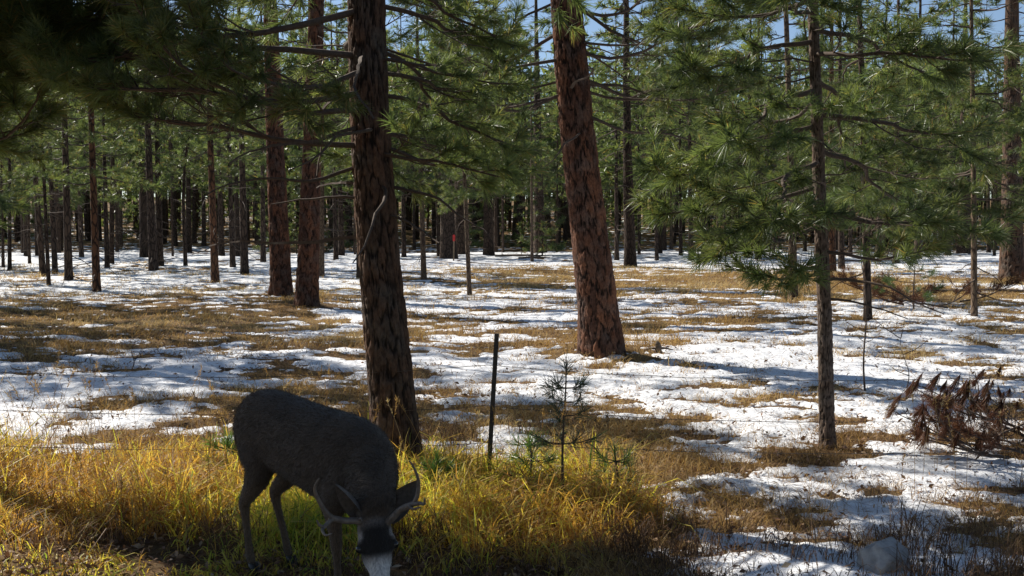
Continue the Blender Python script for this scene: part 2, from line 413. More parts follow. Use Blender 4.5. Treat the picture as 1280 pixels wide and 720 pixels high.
# ------------------------------------------------------------------ pine boughs
def gen_bough(rng, L, spread=0.5, step=0.2, arch=0.35, bare=0.25, droop=0.0):
    """axis along +X; returns twigs [(pts, radii)] and tufts (pos, dir, size)"""
    twigs, tufts = [], []
    n = 11
    p = np.zeros(3); yaw = 0.0; pts = [p]
    pit = -0.12 - droop
    for i in range(n):
        t = i / (n - 1)
        pit += (arch * (t - 0.35) * 0.35) + rng.normal(0, 0.11)
        yaw += rng.normal(0, 0.20 if L < 3 else 0.30)
        d = np.array([math.cos(yaw) * math.cos(pit), math.sin(yaw) * math.cos(pit), math.sin(pit)])
        p = p + d * L / n; pts.append(p)
    pts = np.array(pts)
    r0 = 0.008 + 0.0085 * min(L, 2.2)
    twigs.append((pts, np.linspace(r0, 0.005, len(pts))))
    seg = norm(np.gradient(pts, axis=0))
    def at(t):
        k = min(t * (len(pts) - 1), len(pts) - 1.001); i = int(k); f = k - i
        return pts[i] * (1 - f) + pts[i + 1] * f, seg[i]
    tufts.append((pts[-1], seg[-1], 1.1)); tufts.append((pts[-1] - seg[-1] * 0.10, seg[-1], 1.0))
    t = bare * 0.5 + 0.05; side = 1 if rng.random() < 0.5 else -1
    while t < 0.97:
        b, d = at(t)
        side = -side
        ang = rng.uniform(0.6, 1.15) * side
        ln = ((1 - t) * L * spread + 0.16) * rng.uniform(0.55, 1.15)
        dead = t < bare and rng.random() < 0.8
        up = rng.normal(0.10, 0.28)
        dd = norm(np.array([d[0] * math.cos(ang) - d[1] * math.sin(ang), d[0] * math.sin(ang) + d[1] * math.cos(ang), d[2] + up]))
        m = 6; q = b.copy(); sp = [q]
        for i in range(m):
            dd = norm(dd + d * 0.09 + np.array([0, 0, 0.05]) + rng.normal(0, 0.11, 3))
            q = q + dd * ln / m; sp.append(q)
        sp = np.array(sp); sseg = norm(np.gradient(sp, axis=0))
        twigs.append((sp, np.linspace(0.0035 + 0.006 * ln, 0.0025, len(sp))))
        if not dead:
            tufts.append((sp[-1], sseg[-1], rng.uniform(0.85, 1.1)))
            tufts.append((sp[-2], sseg[-2], rng.uniform(0.8, 1.0)))
            if ln > 0.3: tufts.append((sp[-3], sseg[-3], rng.uniform(0.7, 0.9)))
        nt = int(ln / 0.11)
        for k in range(nt):
            f = rng.uniform(0.25, 0.95); i = min(int(f * m), m - 1)
            b2 = sp[i] * (1 - (f * m - i)) + sp[i + 1] * (f * m - i)
            a2 = rng.uniform(0.5, 1.1) * (1 if k % 2 else -1)
            s2 = sseg[i]
            d2 = norm(np.array([s2[0] * math.cos(a2) - s2[1] * math.sin(a2), s2[0] * math.sin(a2) + s2[1] * math.cos(a2), s2[2] + rng.normal(0.1, 0.3)]))
            l2 = rng.uniform(0.08, 0.26)
            e = b2 + d2 * l2 + np.array([0, 0, 0.03])
            twigs.append((np.array([b2, (b2 + e) / 2 + rng.normal(0, 0.012, 3), e]), np.array([0.004, 0.0032, 0.0025])))
            if not dead: tufts.append((e, norm(e - b2 + np.array([0, 0, 0.04])), rng.uniform(0.75, 1.05)))
        t += step / L * rng.uniform(0.55, 1.3)
    return twigs, tufts

def needles(rng, tufts, n, length, width, segs=2, spread=(0.25, 1.25), stem=0.10, sag=0.12):
    """all needles of a list of tufts as verts, tris, quads, var"""
    pos = np.array([t[0] for t in tufts]); dr = norm(np.array([t[1] for t in tufts])); sz = np.array([t[2] for t in tufts])
    k = len(tufts)
    pos = np.repeat(pos, n, 0); dr = np.repeat(dr, n, 0); sz = np.repeat(sz, n)
    N_ = k * n
    ref = norm(rng.normal(size=(N_, 3)))
    side = norm(np.cross(dr, ref))
    a = rng.uniform(spread[0], spread[1], N_)
    d = norm(dr * np.cos(a)[:, None] + side * np.sin(a)[:, None])
    base = pos - dr * (rng.uniform(0, 1, N_) * stem * sz)[:, None]
    ln = length * sz * rng.uniform(0.7, 1.1, N_)
    wv = norm(np.cross(d, norm(rng.normal(size=(N_, 3))))) * (width / 2)
    tip = base + d * ln[:, None] + np.array([0, 0, -1]) * (sag * ln)[:, None]
    tuftv = np.repeat(rng.uniform(0.1, 0.8, k), n)
    var = np.clip(tuftv + rng.normal(0, 0.12, N_), 0, 1)
    old = rng.random(N_) < 0.015
    var[old] = 1.0
    if segs == 1:
        V = np.stack([base - wv, base + wv, tip], 1).reshape(-1, 3)
        T = np.arange(N_ * 3).reshape(-1, 3)
        return V, T, None, np.repeat(var, 3)
    mid = base + d * (ln * 0.55)[:, None] + np.array([0, 0, -1]) * (sag * 0.2 * ln)[:, None]
    V = np.stack([base - wv, base + wv, mid + wv, mid - wv, tip], 1).reshape(-1, 3)
    o = np.arange(N_)[:, None] * 5
    return V, o + np.array([[3, 2, 4]]), o + np.array([[0, 1, 2, 3]]), np.repeat(var, 5)

def wood_geo(G, twigs, sides=5, m=0, min_r=0.0):
    for i, (pts, rad) in enumerate(twigs):
        s = sides if i == 0 else (4 if sides > 4 and len(pts) > 3 else 3)
        V, Qd, T = tube(pts, np.maximum(rad, min_r), s, cap=False)
        G.add(V, quads=Qd, m=m, a=0.5)

def bough_meshes(seed, L, n=46, length=0.17, width=0.0050, mat=None, twig=None, wood_min=0.0, **kw):
    rng = np.random.default_rng(seed)
    twigs, tufts = gen_bough(rng, L, **kw)
    W = Geo(); wood_geo(W, twigs, 7, 0, wood_min)
    G = Geo(); V, T, Qd, a = needles(rng, tufts, n, length, width, 2); G.add(V, T, Qd, 0, a)
    return W.mesh("bough", [twig or M_TWIG], True), G.mesh("needle_spray", [mat or M_NEEDLE])

BOUGHS = [bough_meshes(100 + i, L, n=52, spread=sp, step=st, arch=ar, bare=ba, droop=dp)
          for i, (L, sp, st, ar, ba, dp) in enumerate((
              (1.2, 0.50, 0.15, 0.40, 0.15, 0.00), (1.5, 0.48, 0.16, 0.35, 0.20, 0.05), (1.8, 0.45, 0.17, 0.40, 0.25, 0.10),
              (2.2, 0.42, 0.18, 0.45, 0.30, 0.12), (2.6, 0.40, 0.19, 0.45, 0.32, 0.15), (1.0, 0.55, 0.14, 0.30, 0.10, 0.00), (3.2, 0.42, 0.12, 0.40, 0.40, 0.12)))]

def bare_branch_mesh(seed, L):
    rng = np.random.default_rng(seed)
    twigs, _ = gen_bough(rng, L, spread=0.45, step=0.22, arch=-0.1, bare=2.0, droop=0.1)
    W = Geo(); wood_geo(W, twigs, 6)
    return W.mesh("dead_branch", [M_TWIG], True)
BARE = [bare_branch_mesh(300 + i, l) for i, l in enumerate((0.9, 1.3, 1.7))]

# crowns of the trees further off: one mesh each, shared between trees
def crown_mesh(seed, H, nb, Lmax, n_needle, length, width, keep=1.0, segs=1, step=0.3, wmin=0.006, dead=10, dead_h=3.0):
    rng = np.random.default_rng(seed)
    G = Geo(); ang = rng.uniform(0, 6.28)
    tall = []
    for i in range(nb):
        t = (i + rng.random()) / nb
        z = H * t ** 1.05
        L = Lmax * (0.55 + 0.45 * math.sin(min(1, t * 2.2 + 0.25) * math.pi / 2)) * (1 - t ** 2.2 * 0.86) * rng.uniform(0.6, 1.15)
        L = max(L, 0.35)
        ang += 2.4 + rng.normal(0, 0.5)
        twigs, tufts = gen_bough(rng, L, spread=0.5, step=step, arch=0.4, bare=0.25, droop=0.12 - 0.5 * t)
        c, s = math.cos(ang), math.sin(ang); M = np.array([[c, -s, 0], [s, c, 0], [0, 0, 1]]); o = np.array([0, 0, z])
        wood_geo(G, [(p @ M.T + o, r) for p, r in twigs[:1 + int(len(twigs) * 0.5)]], 4, 0, wmin)
        tall += [(p @ M.T + o, d @ M.T, sz) for p, d, sz in tufts if rng.random() < keep]
    for i in range(dead):
        z = -dead_h * rng.random() ** 1.3; a = rng.uniform(0, 6.28)
        twigs, _ = gen_bough(rng, rng.uniform(0.5, Lmax * 0.75), spread=0.4, step=0.4, arch=-0.1, bare=2, droop=0.15)
        c, s = math.cos(a), math.sin(a); M = np.array([[c, -s, 0], [s, c, 0], [0, 0, 1]]); o = np.array([0, 0, z])
        wood_geo(G, [(p @ M.T + o, r) for p, r in twigs], 3, 0, wmin)
    V, T, Qd, a = needles(rng, tall, n_needle, length, width, segs, (0.2, 1.35)); G.add(V, T, Qd, 1, a)
    return G.mesh("crown", [M_TWIG, M_NEEDLE])

CROWN_MID = [crown_mesh(500 + i, H, nb, L, 17, 0.21, 0.016, step=0.27, keep=1.0) for i, (H, nb, L) in enumerate(((9, 40, 1.7), (10, 44, 1.9), (8, 34, 1.5), (9.5, 38, 2.1)))]
CROWN_FAR = [crown_mesh(540 + i, H, nb, L, 11, 0.30, 0.040, step=0.40, keep=0.9, wmin=0.012, dead=8) for i, (H, nb, L) in enumerate(((10, 40, 1.8), (11, 44, 2.0), (9, 36, 1.6), (10.5, 40, 2.1)))]

# ------------------------------------------------------------------ trunks
def trunk_axis(knots, H, zs):
    """knots: (height, dx, dy) offsets from the base; goes on straight above the last"""
    k = sorted(knots); hs = [a[0] for a in k]
    if len(k) > 1:
        (h0, x0, y0), (h1, x1, y1) = k[-2], k[-1]
        f = 0.55 * (H - h1) / max(h1 - h0, 0.1)
        hs.append(H); k = k + [(H, x1 + (x1 - x0) * f, y1 + (y1 - y0) * f)]
    else:
        hs.append(H); k = k + [(H, k[0][1], k[0][2])]
    return np.interp(zs, hs, [a[1] for a in k]), np.interp(zs, hs, [a[2] for a in k])

def smooth1(a, w):
    ker = np.ones(w) / w
    return np.convolve(np.pad(a, w // 2, mode='edge'), ker, 'valid')[:len(a)]

def trunk_profile(z, r, H, flare):
    return r * (1 - 0.86 * np.clip(z / H, 0, 1) ** 0.9) + r * flare * np.exp(-np.clip(z, 0, None) / (1.1 * r + 0.02) * 0.8) + r * 0.03

def trunk_mesh(r, H, knots, sides, rings, mat, seed, flare=0.18):
    z = np.concatenate([[-0.25], H * np.linspace(0, 1, rings) ** 1.5])
    x, y = trunk_axis(knots, H, z)
    th = np.arange(sides) * 2 * math.pi / sides
    rad = trunk_profile(z, r, H, flare)[:, None] * (1 + 0.07 * fbm(np.cos(th)[None] * 1.5 + seed + z[:, None] * 0.25, np.sin(th)[None] * 1.5 + z[:, None] * 0.5, seed % 97, 3))
    V = np.stack([x[:, None] + rad * np.cos(th), y[:, None] + rad * np.sin(th), np.broadcast_to(z[:, None], rad.shape)], -1)
    n = len(z); i = np.arange(n - 1)[:, None] * sides; j = np.arange(sides)[None]; k = (j + 1) % sides
    Qd = np.stack([i + j, i + k, i + sides + k, i + sides + j], -1).reshape(-1, 4)
    return mesh_np("trunk", V, quads=Qd, mats=[mat], smooth=True)

def plated_trunk(r, H, knots, sides, hvis, dz, mat, seed, flare=0.18, pw=0.10, ph=0.26, depth=0.022):
    """trunk with modelled bark plates: cells stretched up the stem, furrows between"""
    zf = np.arange(-0.25, hvis, dz); zc = np.linspace(hvis, H, 40)
    z = np.concatenate([zf, zc])
    x, y = trunk_axis(knots, H, z)
    x, y = smooth1(x, 21), smooth1(y, 21)
    th = np.arange(sides) * 2 * math.pi / sides
    TH, ZZ = np.meshgrid(th, z)
    nu = max(5, int(2 * math.pi * r / pw))
    warp = 0.75 * fbm(np.cos(TH) * 4 + 5, ZZ * 7 + np.sin(TH) * 4, seed + 5, 4)
    u = TH / (2 * math.pi) * nu + warp; v = ZZ / ph + 0.8 * fbm(np.cos(TH) * 2, np.sin(TH) * 2 + ZZ * 0.7, seed, 2)
    iu, iv = np.floor(u), np.floor(v)
    f1 = np.full(u.shape, 9.0); f2 = np.full(u.shape, 9.0); cell = np.zeros(u.shape)
    for du in (-1, 0, 1):
        for dv in (-1, 0, 1):
            cu, cv = iu + du, iv + dv; cw = np.mod(cu, nu)
            sx = cu + 0.15 + 0.7 * _hash(cw, cv, seed + 11); sy = cv + 0.05 + 0.9 * _hash(cw, cv, seed + 12)
            d = np.hypot(u - sx, (v - sy) * 0.9)
            c = _hash(cw, cv, seed + 13)
            nearer = d < f1
            f2 = np.where(nearer, f1, np.minimum(f2, d)); cell = np.where(nearer, c, cell); f1 = np.where(nearer, d, f1)
    fiss = np.clip((f2 - f1) / 0.42, 0, 1)
    fine = fbm(TH * nu * 2.2, ZZ * 16, seed + 30, 3)
    fiss = np.clip(fiss + 0.75 * fine, 0, 1)
    vis = np.clip((hvis - ZZ) / 0.3, 0, 1)
    rad = trunk_profile(ZZ, r, H, flare) * (1 + 0.05 * fbm(np.cos(TH) * 1.4 + seed, np.sin(TH) * 1.4 + ZZ * 0.5, seed + 3, 2))
    buttress = 0.10 * np.exp(-np.clip(ZZ, 0, None) / 0.25) * np.cos(TH * 5 + seed) * r
    rad = rad + buttress + (depth * (np.sqrt(fiss) - 0.8) + depth * 0.5 * (cell - 0.5) + depth * 0.3 * fine) * vis
    V = np.stack([x[:, None] + rad * np.cos(TH), y[:, None] + rad * np.sin(TH), ZZ], -1)
    n = len(z); i = np.arange(n - 1)[:, None] * sides; j = np.arange(sides)[None]; k = (j + 1) % sides
    Qd = np.stack([i + j, i + k, i + sides + k, i + sides + j], -1).reshape(-1, 4)
    return mesh_np("trunk", V, quads=Qd, mats=[mat], smooth=True, attrs={"fiss": fiss.ravel(), "cell": cell.ravel()})

TREES = []     # (x, y, radius) of every trunk

def knots_from_pixels(px, py, d, pairs):
    """bends of the stem read off the photograph at the tree's own distance"""
    b = P(px, py, d); out = [(0.0, 0.0, 0.0)]
    for qx, qy in pairs:
        p = P(qx, qy, d); out.append((float(p[2] - b[2]), float(p[0] - b[0]), 0.0))
    return out

def tree_root(x, y, label, group, name="pine_tree"):
    e = obj(name, None, loc=(x, y, float(ground_z(x, y)) - 0.02))
    e.empty_display_size = 0.3
    e["label"] = label; e["category"] = "tree"
    if group: e["group"] = group
    return e

def add_crown(e, me, knots, H, base, ht, width, rng):
    xs, ys = trunk_axis(knots, H, np.array([base, min(base + ht * 0.8, H)]))
    tilt = Vector((xs[1] - xs[0], ys[1] - ys[0], min(base + ht * 0.8, H) - base)).normalized()
    q = Vector((0, 0, 1)).rotation_difference(tilt) @ Matrix.Rotation(rng.uniform(0, 6.28), 3, 'Z').to_quaternion()
    c = obj("crown", me, e, (xs[0], ys[0], base))
    c.rotation_euler = q.to_euler()
    zmax = max(v.co.z for v in me.vertices) if me.name not in ZMAX else ZMAX[me.name]
    ZMAX[me.name] = zmax
    c.scale = (width, width, ht / zmax)
    return c
ZMAX = {}

def add_bough(e, k, knots, H, h, az, pitch, scale=1.0, roll=0.0):
    x, y = trunk_axis(knots, H, np.array([h]))
    w = obj("bough", BOUGHS[k][0], e, (x[0], y[0], h), (roll, -R(pitch), R(az)), scale)
    obj("needle_spray", BOUGHS[k][1], w, kind="stuff")
    return w

def add_bare(e, k, knots, H, h, az, pitch, scale=1.0, roll=0.0):
    x, y = trunk_axis(knots, H, np.array([h]))
    return obj("dead_branch", BARE[k], e, (x[0], y[0], h), (roll, -R(pitch), R(az)), scale)

trng = random.Random(7)

# --- the near pine with the broad dark trunk beside the deer
def hero_tree(px, py, wpx, pairs, H, mat, label, sides, hvis, dz, seed, pw, ph, depth, flare=0.16):
    x, y = on_ground(px, py)
    kn = knots_from_pixels(px, py, y, pairs)
    r = wpx / 2 / F_PX * y
    e = tree_root(x, y, label, None)
    obj("trunk", plated_trunk(r, H, kn, sides, hvis, dz, mat, seed, flare, pw, ph, depth), e)
    TREES.append((x, y, r))
    return e, kn, r

e, kn, r = hero_tree(500, 588, 58, [(484, 430), (472, 300), (462, 150), (458, 0)], 14, M_PLATE_DARK,
                     "stout dark barked pine just beyond the wire fence behind the deer", 150, 4.4, 0.016, 3, 0.066, 0.24, 0.018)
for k, h, az, pi_, sc in (
        (6, 2.45, 212, 10, 0.85), (6, 2.85, 226, -2, 0.95), (6, 3.10, 206, 10, 1.0), (4, 2.70, 236, 14, 0.9), (6, 3.45, 218, -9, 1.0),
        (6, 3.55, 203, 6, 0.95), (4, 3.0, 245, 2, 0.8), (6, 3.95, 211, -14, 1.05), (6, 3.75, 230, -3, 0.95), (6, 4.3, 222, -18, 1.1), (4, 4.2, 204, -6, 1.1),
        (3, 3.3, 145, -5, 1.0), (3, 3.75, 255, -4, 0.8),
        (2, 2.55, 20, 4, 0.8), (2, 2.85, 345, 2, 0.8), (2, 3.2, 30, -2, 0.9), (2, 2.65, 60, 2, 1.0), (2, 3.5, 5, -4, 0.9), (2, 3.1, 310, -2, 0.7), (2, 3.9, 20, -4, 0.9),
        (2, 4.2, 330, -8, 0.9), (1, 2.40, 350, 2, 0.8), (2, 3.0, 10, 2, 0.8), (2, 3.65, 350, 0, 0.8), (3, 4.3, 230, -10, 1.1), (3, 4.5, 160, -10, 1.1), (3, 4.6, 80, -8, 1.1)):
    add_bough(e, k, kn, 14, h, az, pi_, sc, trng.uniform(-0.3, 0.3))
for k, h, az, pi_, sc in ((2, 2.45, 10, 6, 0.8), (1, 2.2, 330, -10, 0.9), (1, 2.55, 300, 15, 0.9), (2, 2.3, 195, 8, 0.8), (0, 2.05, 200, 20, 0.9), (1, 2.15, 25, 12, 0.8), (0, 1.95, 340, 5, 0.9)):
    add_bare(e, k, kn, 14, h, az, pi_, sc)
add_crown(e, CROWN_MID[1], kn, 14, 4.6, 9.5, 1.25, trng)

# --- a pine just left of the view: its low boughs hang into it and shade the deer
x, y = -5.5, 8.2
e = tree_root(x, y, "near pine whose dark boughs hang over the grass left of the deer", None)
kn = [(0, 0, 0), (3, 0.06, 0), (6, 0.1, 0)]
obj("trunk", trunk_mesh(0.16, 11, kn, 24, 60, M_BARK_DARK, 5), e); TREES.append((x, y, 0.16))
for i in range(34):
    add_bough(e, (0, 1, 2)[i % 3], kn, 11, 3.7 + 3.4 * i / 34, i * 137.5, 0, 1.0, trng.uniform(-0.4, 0.4))
for h, az, k in ((2.6, -42, 4), (2.9, -50, 4), (3.15, -35, 4), (3.3, -48, 6), (2.75, -24, 4), (3.1, -30, 4), (2.55, -20, 6), (2.7, -34, 6), (2.85, -8, 6), (3.0, -28, 6), (3.25, -12, 6), (3.5, -38, 6), (3.7, -16, 6), (3.9, -26, 6)):
    add_bough(e, k, kn, 11, h, az, 4, 1.0, trng.uniform(-0.4, 0.4))
add_crown(e, CROWN_MID[0], kn, 11, 5.0, 6.2, 0.9, trng)

# --- the leaning red-barked pine in the middle of the clearing
e, kn, r = hero_tree(753, 441, 49, [(738, 300), (720, 150), (707, 0)], 19, M_PLATE_RED,
                     "big pine with reddish plated bark leaning over the snowy clearing", 150, 6.2, 0.024, 9, 0.105, 0.36, 0.030, 0.24)
for k, h, az, pi_, sc in ((6, 4.2, 196, -2, 1.0), (6, 4.3, 345, -2, 1.0), (6, 3.8, 15, -4, 0.9), (4, 4.6, 160, -6, 1.1), (6, 4.9, 330, -6, 1.0), (6, 5.2, 205, -8, 1.0), (6, 3.7, 175, -2, 0.9), (3, 3.9, 60, -4, 1.0), (4, 5.0, 10, -10, 1.1), (4, 5.5, 190, -10, 1.1), (3, 4.4, 110, -6, 1.0)):
    add_bough(e, k, kn, 19, h, az, pi_, sc, trng.uniform(-0.3, 0.3))
for k, h, az, pi_, sc in ((2, 3.4, 350, 4, 1.3), (2, 3.7, 190, 4, 1.4), (1, 3.2, 300, -5, 1.0), (2, 3.9, 15, 8, 1.4)):
    add_bare(e, k, kn, 19, h, az, pi_, sc)
add_crown(e, CROWN_MID[3], kn, 19, 6.0, 11.5, 1.5, trng)

# --- the slim pine at the right with sunlit boughs reaching low
e, kn, r = hero_tree(1034, 560, 19, [(1031, 400), (1025, 250), (1016, 0)], 9.5, M_PLATE_SLIM,
                     "slim pine with low sunlit green boughs right of the leaning trunk", 72, 4.6, 0.016, 15, 0.035, 0.09, 0.009, 0.25)
for k, h, az, pi_, sc in (
        (0, 1.58, 196, 6, 1.0), (0, 1.70, 330, 8, 0.9), (1, 1.92, 215, 2, 1.0), (1, 2.05, 345, 4, 1.0), (1, 2.25, 178, 2, 1.0), 
        (2, 2.45, 205, -2, 1.0), (2, 2.55, 10, 0, 1.0), (2, 2.75, 165, 0, 1.0), (2, 2.85, 335, -2, 1.0), (1, 2.95, 280, 2, 0.7), (2, 3.05, 195, 0, 1.0),
        (2, 3.15, 30, 0, 1.0), (1, 3.35, 315, 4, 1.0), (2, 3.45, 180, 4, 0.95), (2, 3.55, 355, 4, 0.95), (1, 3.7, 250, 6, 1.0), (1, 3.8, 150, 6, 1.0), (1, 3.9, 210, 6, 1.0), (1, 4.0, 330, 6, 1.0), (1, 2.4, 90, 0, 1.0), (1, 3.0, 110, 0, 1.0)):
    add_bough(e, k, kn, 9.5, h, az, pi_, sc, trng.uniform(-0.3, 0.3))
add_bare(e, 1, kn, 9.5, 1.45, 20, 20, 0.8); add_bare(e, 0, kn, 9.5, 1.3, 350, 10, 0.8)
add_crown(e, CROWN_MID[2], kn, 9.5, 4.1, 5.4, 0.85, trng)

# --- other large trunks near enough to show their plates
for px, py, w, pairs, H, mat, label, base, ht, wd, cv, seed in (
        (352, 368, 26, [(344, 180), (338, 0)], 19, M_PLATE_RED, "tall straight red barked pine, hindmost of the close pair of trunks", 7.6, 11, 1.25, 0, 21),
        (383, 381, 27, [(390, 180), (396, 0)], 18, M_PLATE_RED, "red barked pine in front of its close twin, leaning slightly right", 7.0, 10.5, 1.2, 3, 22),
        (1265, 350, 27, [(1265, 0)], 19, M_PLATE_DARK, "massive dark pine trunk past the brown brush at the edge of the clearing", 7.5, 11, 1.4, 1, 23)):
    e, kn, r = hero_tree(px, py, w, pairs, H, mat, label, 96, 8.0, 0.045, seed, 0.13, 0.38, 0.035)
    add_crown(e, CROWN_MID[cv], kn, H, base, ht, wd, trng)
    for i in range(5):
        add_bare(e, 2, kn, H, base - 0.4 - 0.5 * i, trng.uniform(0, 360), 0, 1.3)

# --- all other trees whose trunks can be picked out: base pixel, width in pixels, pixels along the stem, bark, crown base height, label, group
LEFT, MID, RIGHT = "slim trunks of the left stand", "trunks at the back of the clearing", "slim trunks of the right stand"
A_L = "slim dark pine trunk in the shady stand left of the red barked pair"
A_M = "dark pine trunk standing behind the clearing between stout pine and leaning pine"
A_R = "thin dark pine trunk in the stand between leaning pine and slim sunlit pine"
A_RR = "thin pine trunk in the stand behind the brown brush"
D, B, C_ = M_BARK_DARK, M_BARK_RED, M_BARK_PALE
LIST = [
    (121, 365, 10, [(115, 180)], B, 4.5, "foremost brown pine trunk in the shady left stand, rising from golden grass", None),
    (86, 351, 10, [(82, 200)], D, 4.5, "straight dark pine directly behind the foremost brown trunk of left stand", None),
    (61, 357, 5, [(54, 200)], D, 4.5, "whip-thin pine stem crossing two thicker dark trunks in left stand", None),
    (54, 346, 8, [(45, 230)], D, 4.5, A_L, LEFT), (69, 343, 7, [(64, 230)], D, 5, A_L, LEFT), (12, 338, 5, [(12, 200)], D, 5, A_L, LEFT),
    (37, 330, 4, [(34, 220)], D, 5, A_L, LEFT), (4, 335, 4, [(2, 220)], D, 5, A_L, LEFT), (134, 335, 6, [(131, 220)], D, 5, A_L, LEFT), (139, 330, 7, [(141, 200)], D, 5, A_L, LEFT),
    (192, 338, 11, [(186, 200)], D, 5, "front trunk of two dark pines standing tight together in left stand", None),
    (200, 332, 9, [(197, 200)], D, 5, "rear trunk of two dark pines standing tight together in left stand", None),
    (232, 333, 5, [(229, 250), (231, 200), (240, 150)], D, 6, "thin dark pine with crooked upper stem in left stand", None),
    (102, 322, 6, [(98, 220)], D, 6, A_L, LEFT), (75, 313, 7, [(74, 220)], D, 6, A_L, LEFT), (150, 308, 7, [(150, 220)], C_, 6, A_L, LEFT),
    (236, 316, 8, [(235, 200)], D, 6, A_L, LEFT),
    (269, 353, 10, [(263, 180), (260, 60)], B, 5.2, "brown straight pine trunk standing in snow, nearest left of the red pair", None),
    (277, 320, 8, [(274, 200)], D, 6, A_L, LEFT), (291, 335, 7, [(287, 200)], D, 6, A_L, LEFT),
    (306, 343, 10, [(302, 180)], D, 5.5, "dark pine with dead twigs between brown straight trunk and red pair", None),
    (329, 328, 7, [(328, 180)], D, 6, A_L, LEFT),
    (401, 346, 9, [(402, 180), (402, 60)], C_, 5, "pale brown slim pine just behind the red barked pair", None),
    (420, 325, 6, [(417, 200)], D, 6, A_M, MID), (427, 320, 8, [(424, 200)], D, 6, A_M, MID), (437, 307, 8, [(437, 200)], D, 6, A_M, MID),
    (255, 307, 6, [(254, 220)], D, 6, A_L, LEFT), (243, 304, 6, [(243, 220)], D, 6, A_L, LEFT),
    (530, 350, 7, [(525, 180), (522, 60)], C_, 5, "slim pale brown pine right of the stout dark pine", None),
    (587, 370, 6, [(579, 180), (573, 30)], C_, 4.2, "whip-thin grey pine stem in snow near the red topped stake", None),
    (561, 324, 20, [(556, 180)], D, 6.5, "broad dark pine trunk directly behind the red topped stake", None),
    (575, 318, 13, [(573, 180)], D, 7, "dark trunk half hidden behind the broad pine by the stake", None),
    (611, 319, 13, [(609, 180)], D, 6.5, "dark pine with root flare right of the broad trunk by the stake", None), (621, 306, 8, [(619, 200)], D, 7, A_M, MID),
    (675, 316, 15, [(672, 180)], D, 7, "thick dark pine trunk left behind the leaning red pine", None),
    (665, 327, 4, [(664, 180)], C_, 5, "thin pale stem in front of the thick trunk behind the leaning pine", None),
    (629, 316, 3, [(628, 220)], D, 6, A_M, MID), (548, 321, 4, [(545, 200)], D, 6, A_M, MID), (542, 305, 5, [(541, 200)], D, 6, A_M, MID), (518, 313, 4, [(516, 200)], D, 6, A_M, MID),
    (505, 322, 6, [(503, 200)], D, 6, A_M, MID), (649, 307, 4, [(649, 220)], D, 6, A_M, MID), (698, 312, 3, [(697, 220)], D, 6, A_M, MID), (448, 348, 5, [(447, 200)], D, 5, A_M, MID),
    (788, 333, 15, [(784, 180), (783, 60)], D, 5.6, "thick straight dark pine standing just right behind the leaning red pine", None),
    (771, 326, 6, [(770, 180)], D, 6, A_R, RIGHT), (821, 326, 5, [(819, 180)], D, 6, A_R, RIGHT), (799, 319, 4, [(798, 200)], D, 6, A_R, RIGHT), (831, 313, 5, [(830, 200)], D, 6, A_R, RIGHT),
    (839, 312, 4, [(838, 200)], C_, 6, A_R, RIGHT), (851, 320, 5, [(850, 200)], D, 6, A_R, RIGHT), (864, 326, 7, [(862, 180)], D, 6, A_R, RIGHT), (897, 316, 3, [(897, 220)], D, 6, A_R, RIGHT),
    (907, 307, 5, [(907, 220)], C_, 6, A_R, RIGHT), (935, 322, 9, [(936, 220)], D, 6, A_R, RIGHT), (951, 316, 6, [(951, 220)], D, 6, A_R, RIGHT), (916, 316, 3, [(916, 220)], D, 6, A_R, RIGHT),
    (992, 375, 11, [(988, 180), (982, 0)], C_, 3.6, "brown slim pine behind the golden grass, left of slim sunlit pine", None),
    (1040, 340, 10, [(1039, 180)], B, 5, "reddish brown pine directly behind the slim sunlit pine", None), (1052, 337, 8, [(1050, 180)], D, 5, "dark slim pine beside the reddish trunk behind the sunlit pine", None),
    (1085, 400, 10, [(1080, 180), (1074, 0)], D, 3.3, "slim dark pine on snow, next to the right of slim sunlit pine", None),
    (1063, 318, 5, [(1062, 200)], D, 6, A_RR, RIGHT), (967, 317, 4, [(967, 200)], D, 6, A_R, RIGHT), (975, 312, 4, [(975, 200)], D, 6, A_R, RIGHT), (1006, 314, 5, [(1006, 200)], D, 6, A_R, RIGHT),
    (1218, 397, 8, [(1217, 200), (1214, 0)], C_, 3.8, "whip-thin pale pine stem in front of the brown brush", None),
    (1205, 317, 17, [(1205, 180)], D, 6.5, "very dark thick trunk seen behind the whip-thin pale stem", None), (1160, 312, 6, [(1160, 200)], D, 6, A_RR, RIGHT), (1175, 314, 4, [(1174, 200)], D, 6, A_RR, RIGHT),
    (1236, 316, 5, [(1235, 200)], D, 6, A_RR, RIGHT), (1192, 303, 5, [(1188, 260)], C_, 6, A_RR, RIGHT), (1243, 308, 4, [(1243, 200)], D, 6, A_RR, RIGHT), (1110, 308, 6, [(1110, 220)], D, 6, A_RR, RIGHT), (1130, 305, 5, [(1131, 220)], D, 6, A_RR, RIGHT),
]
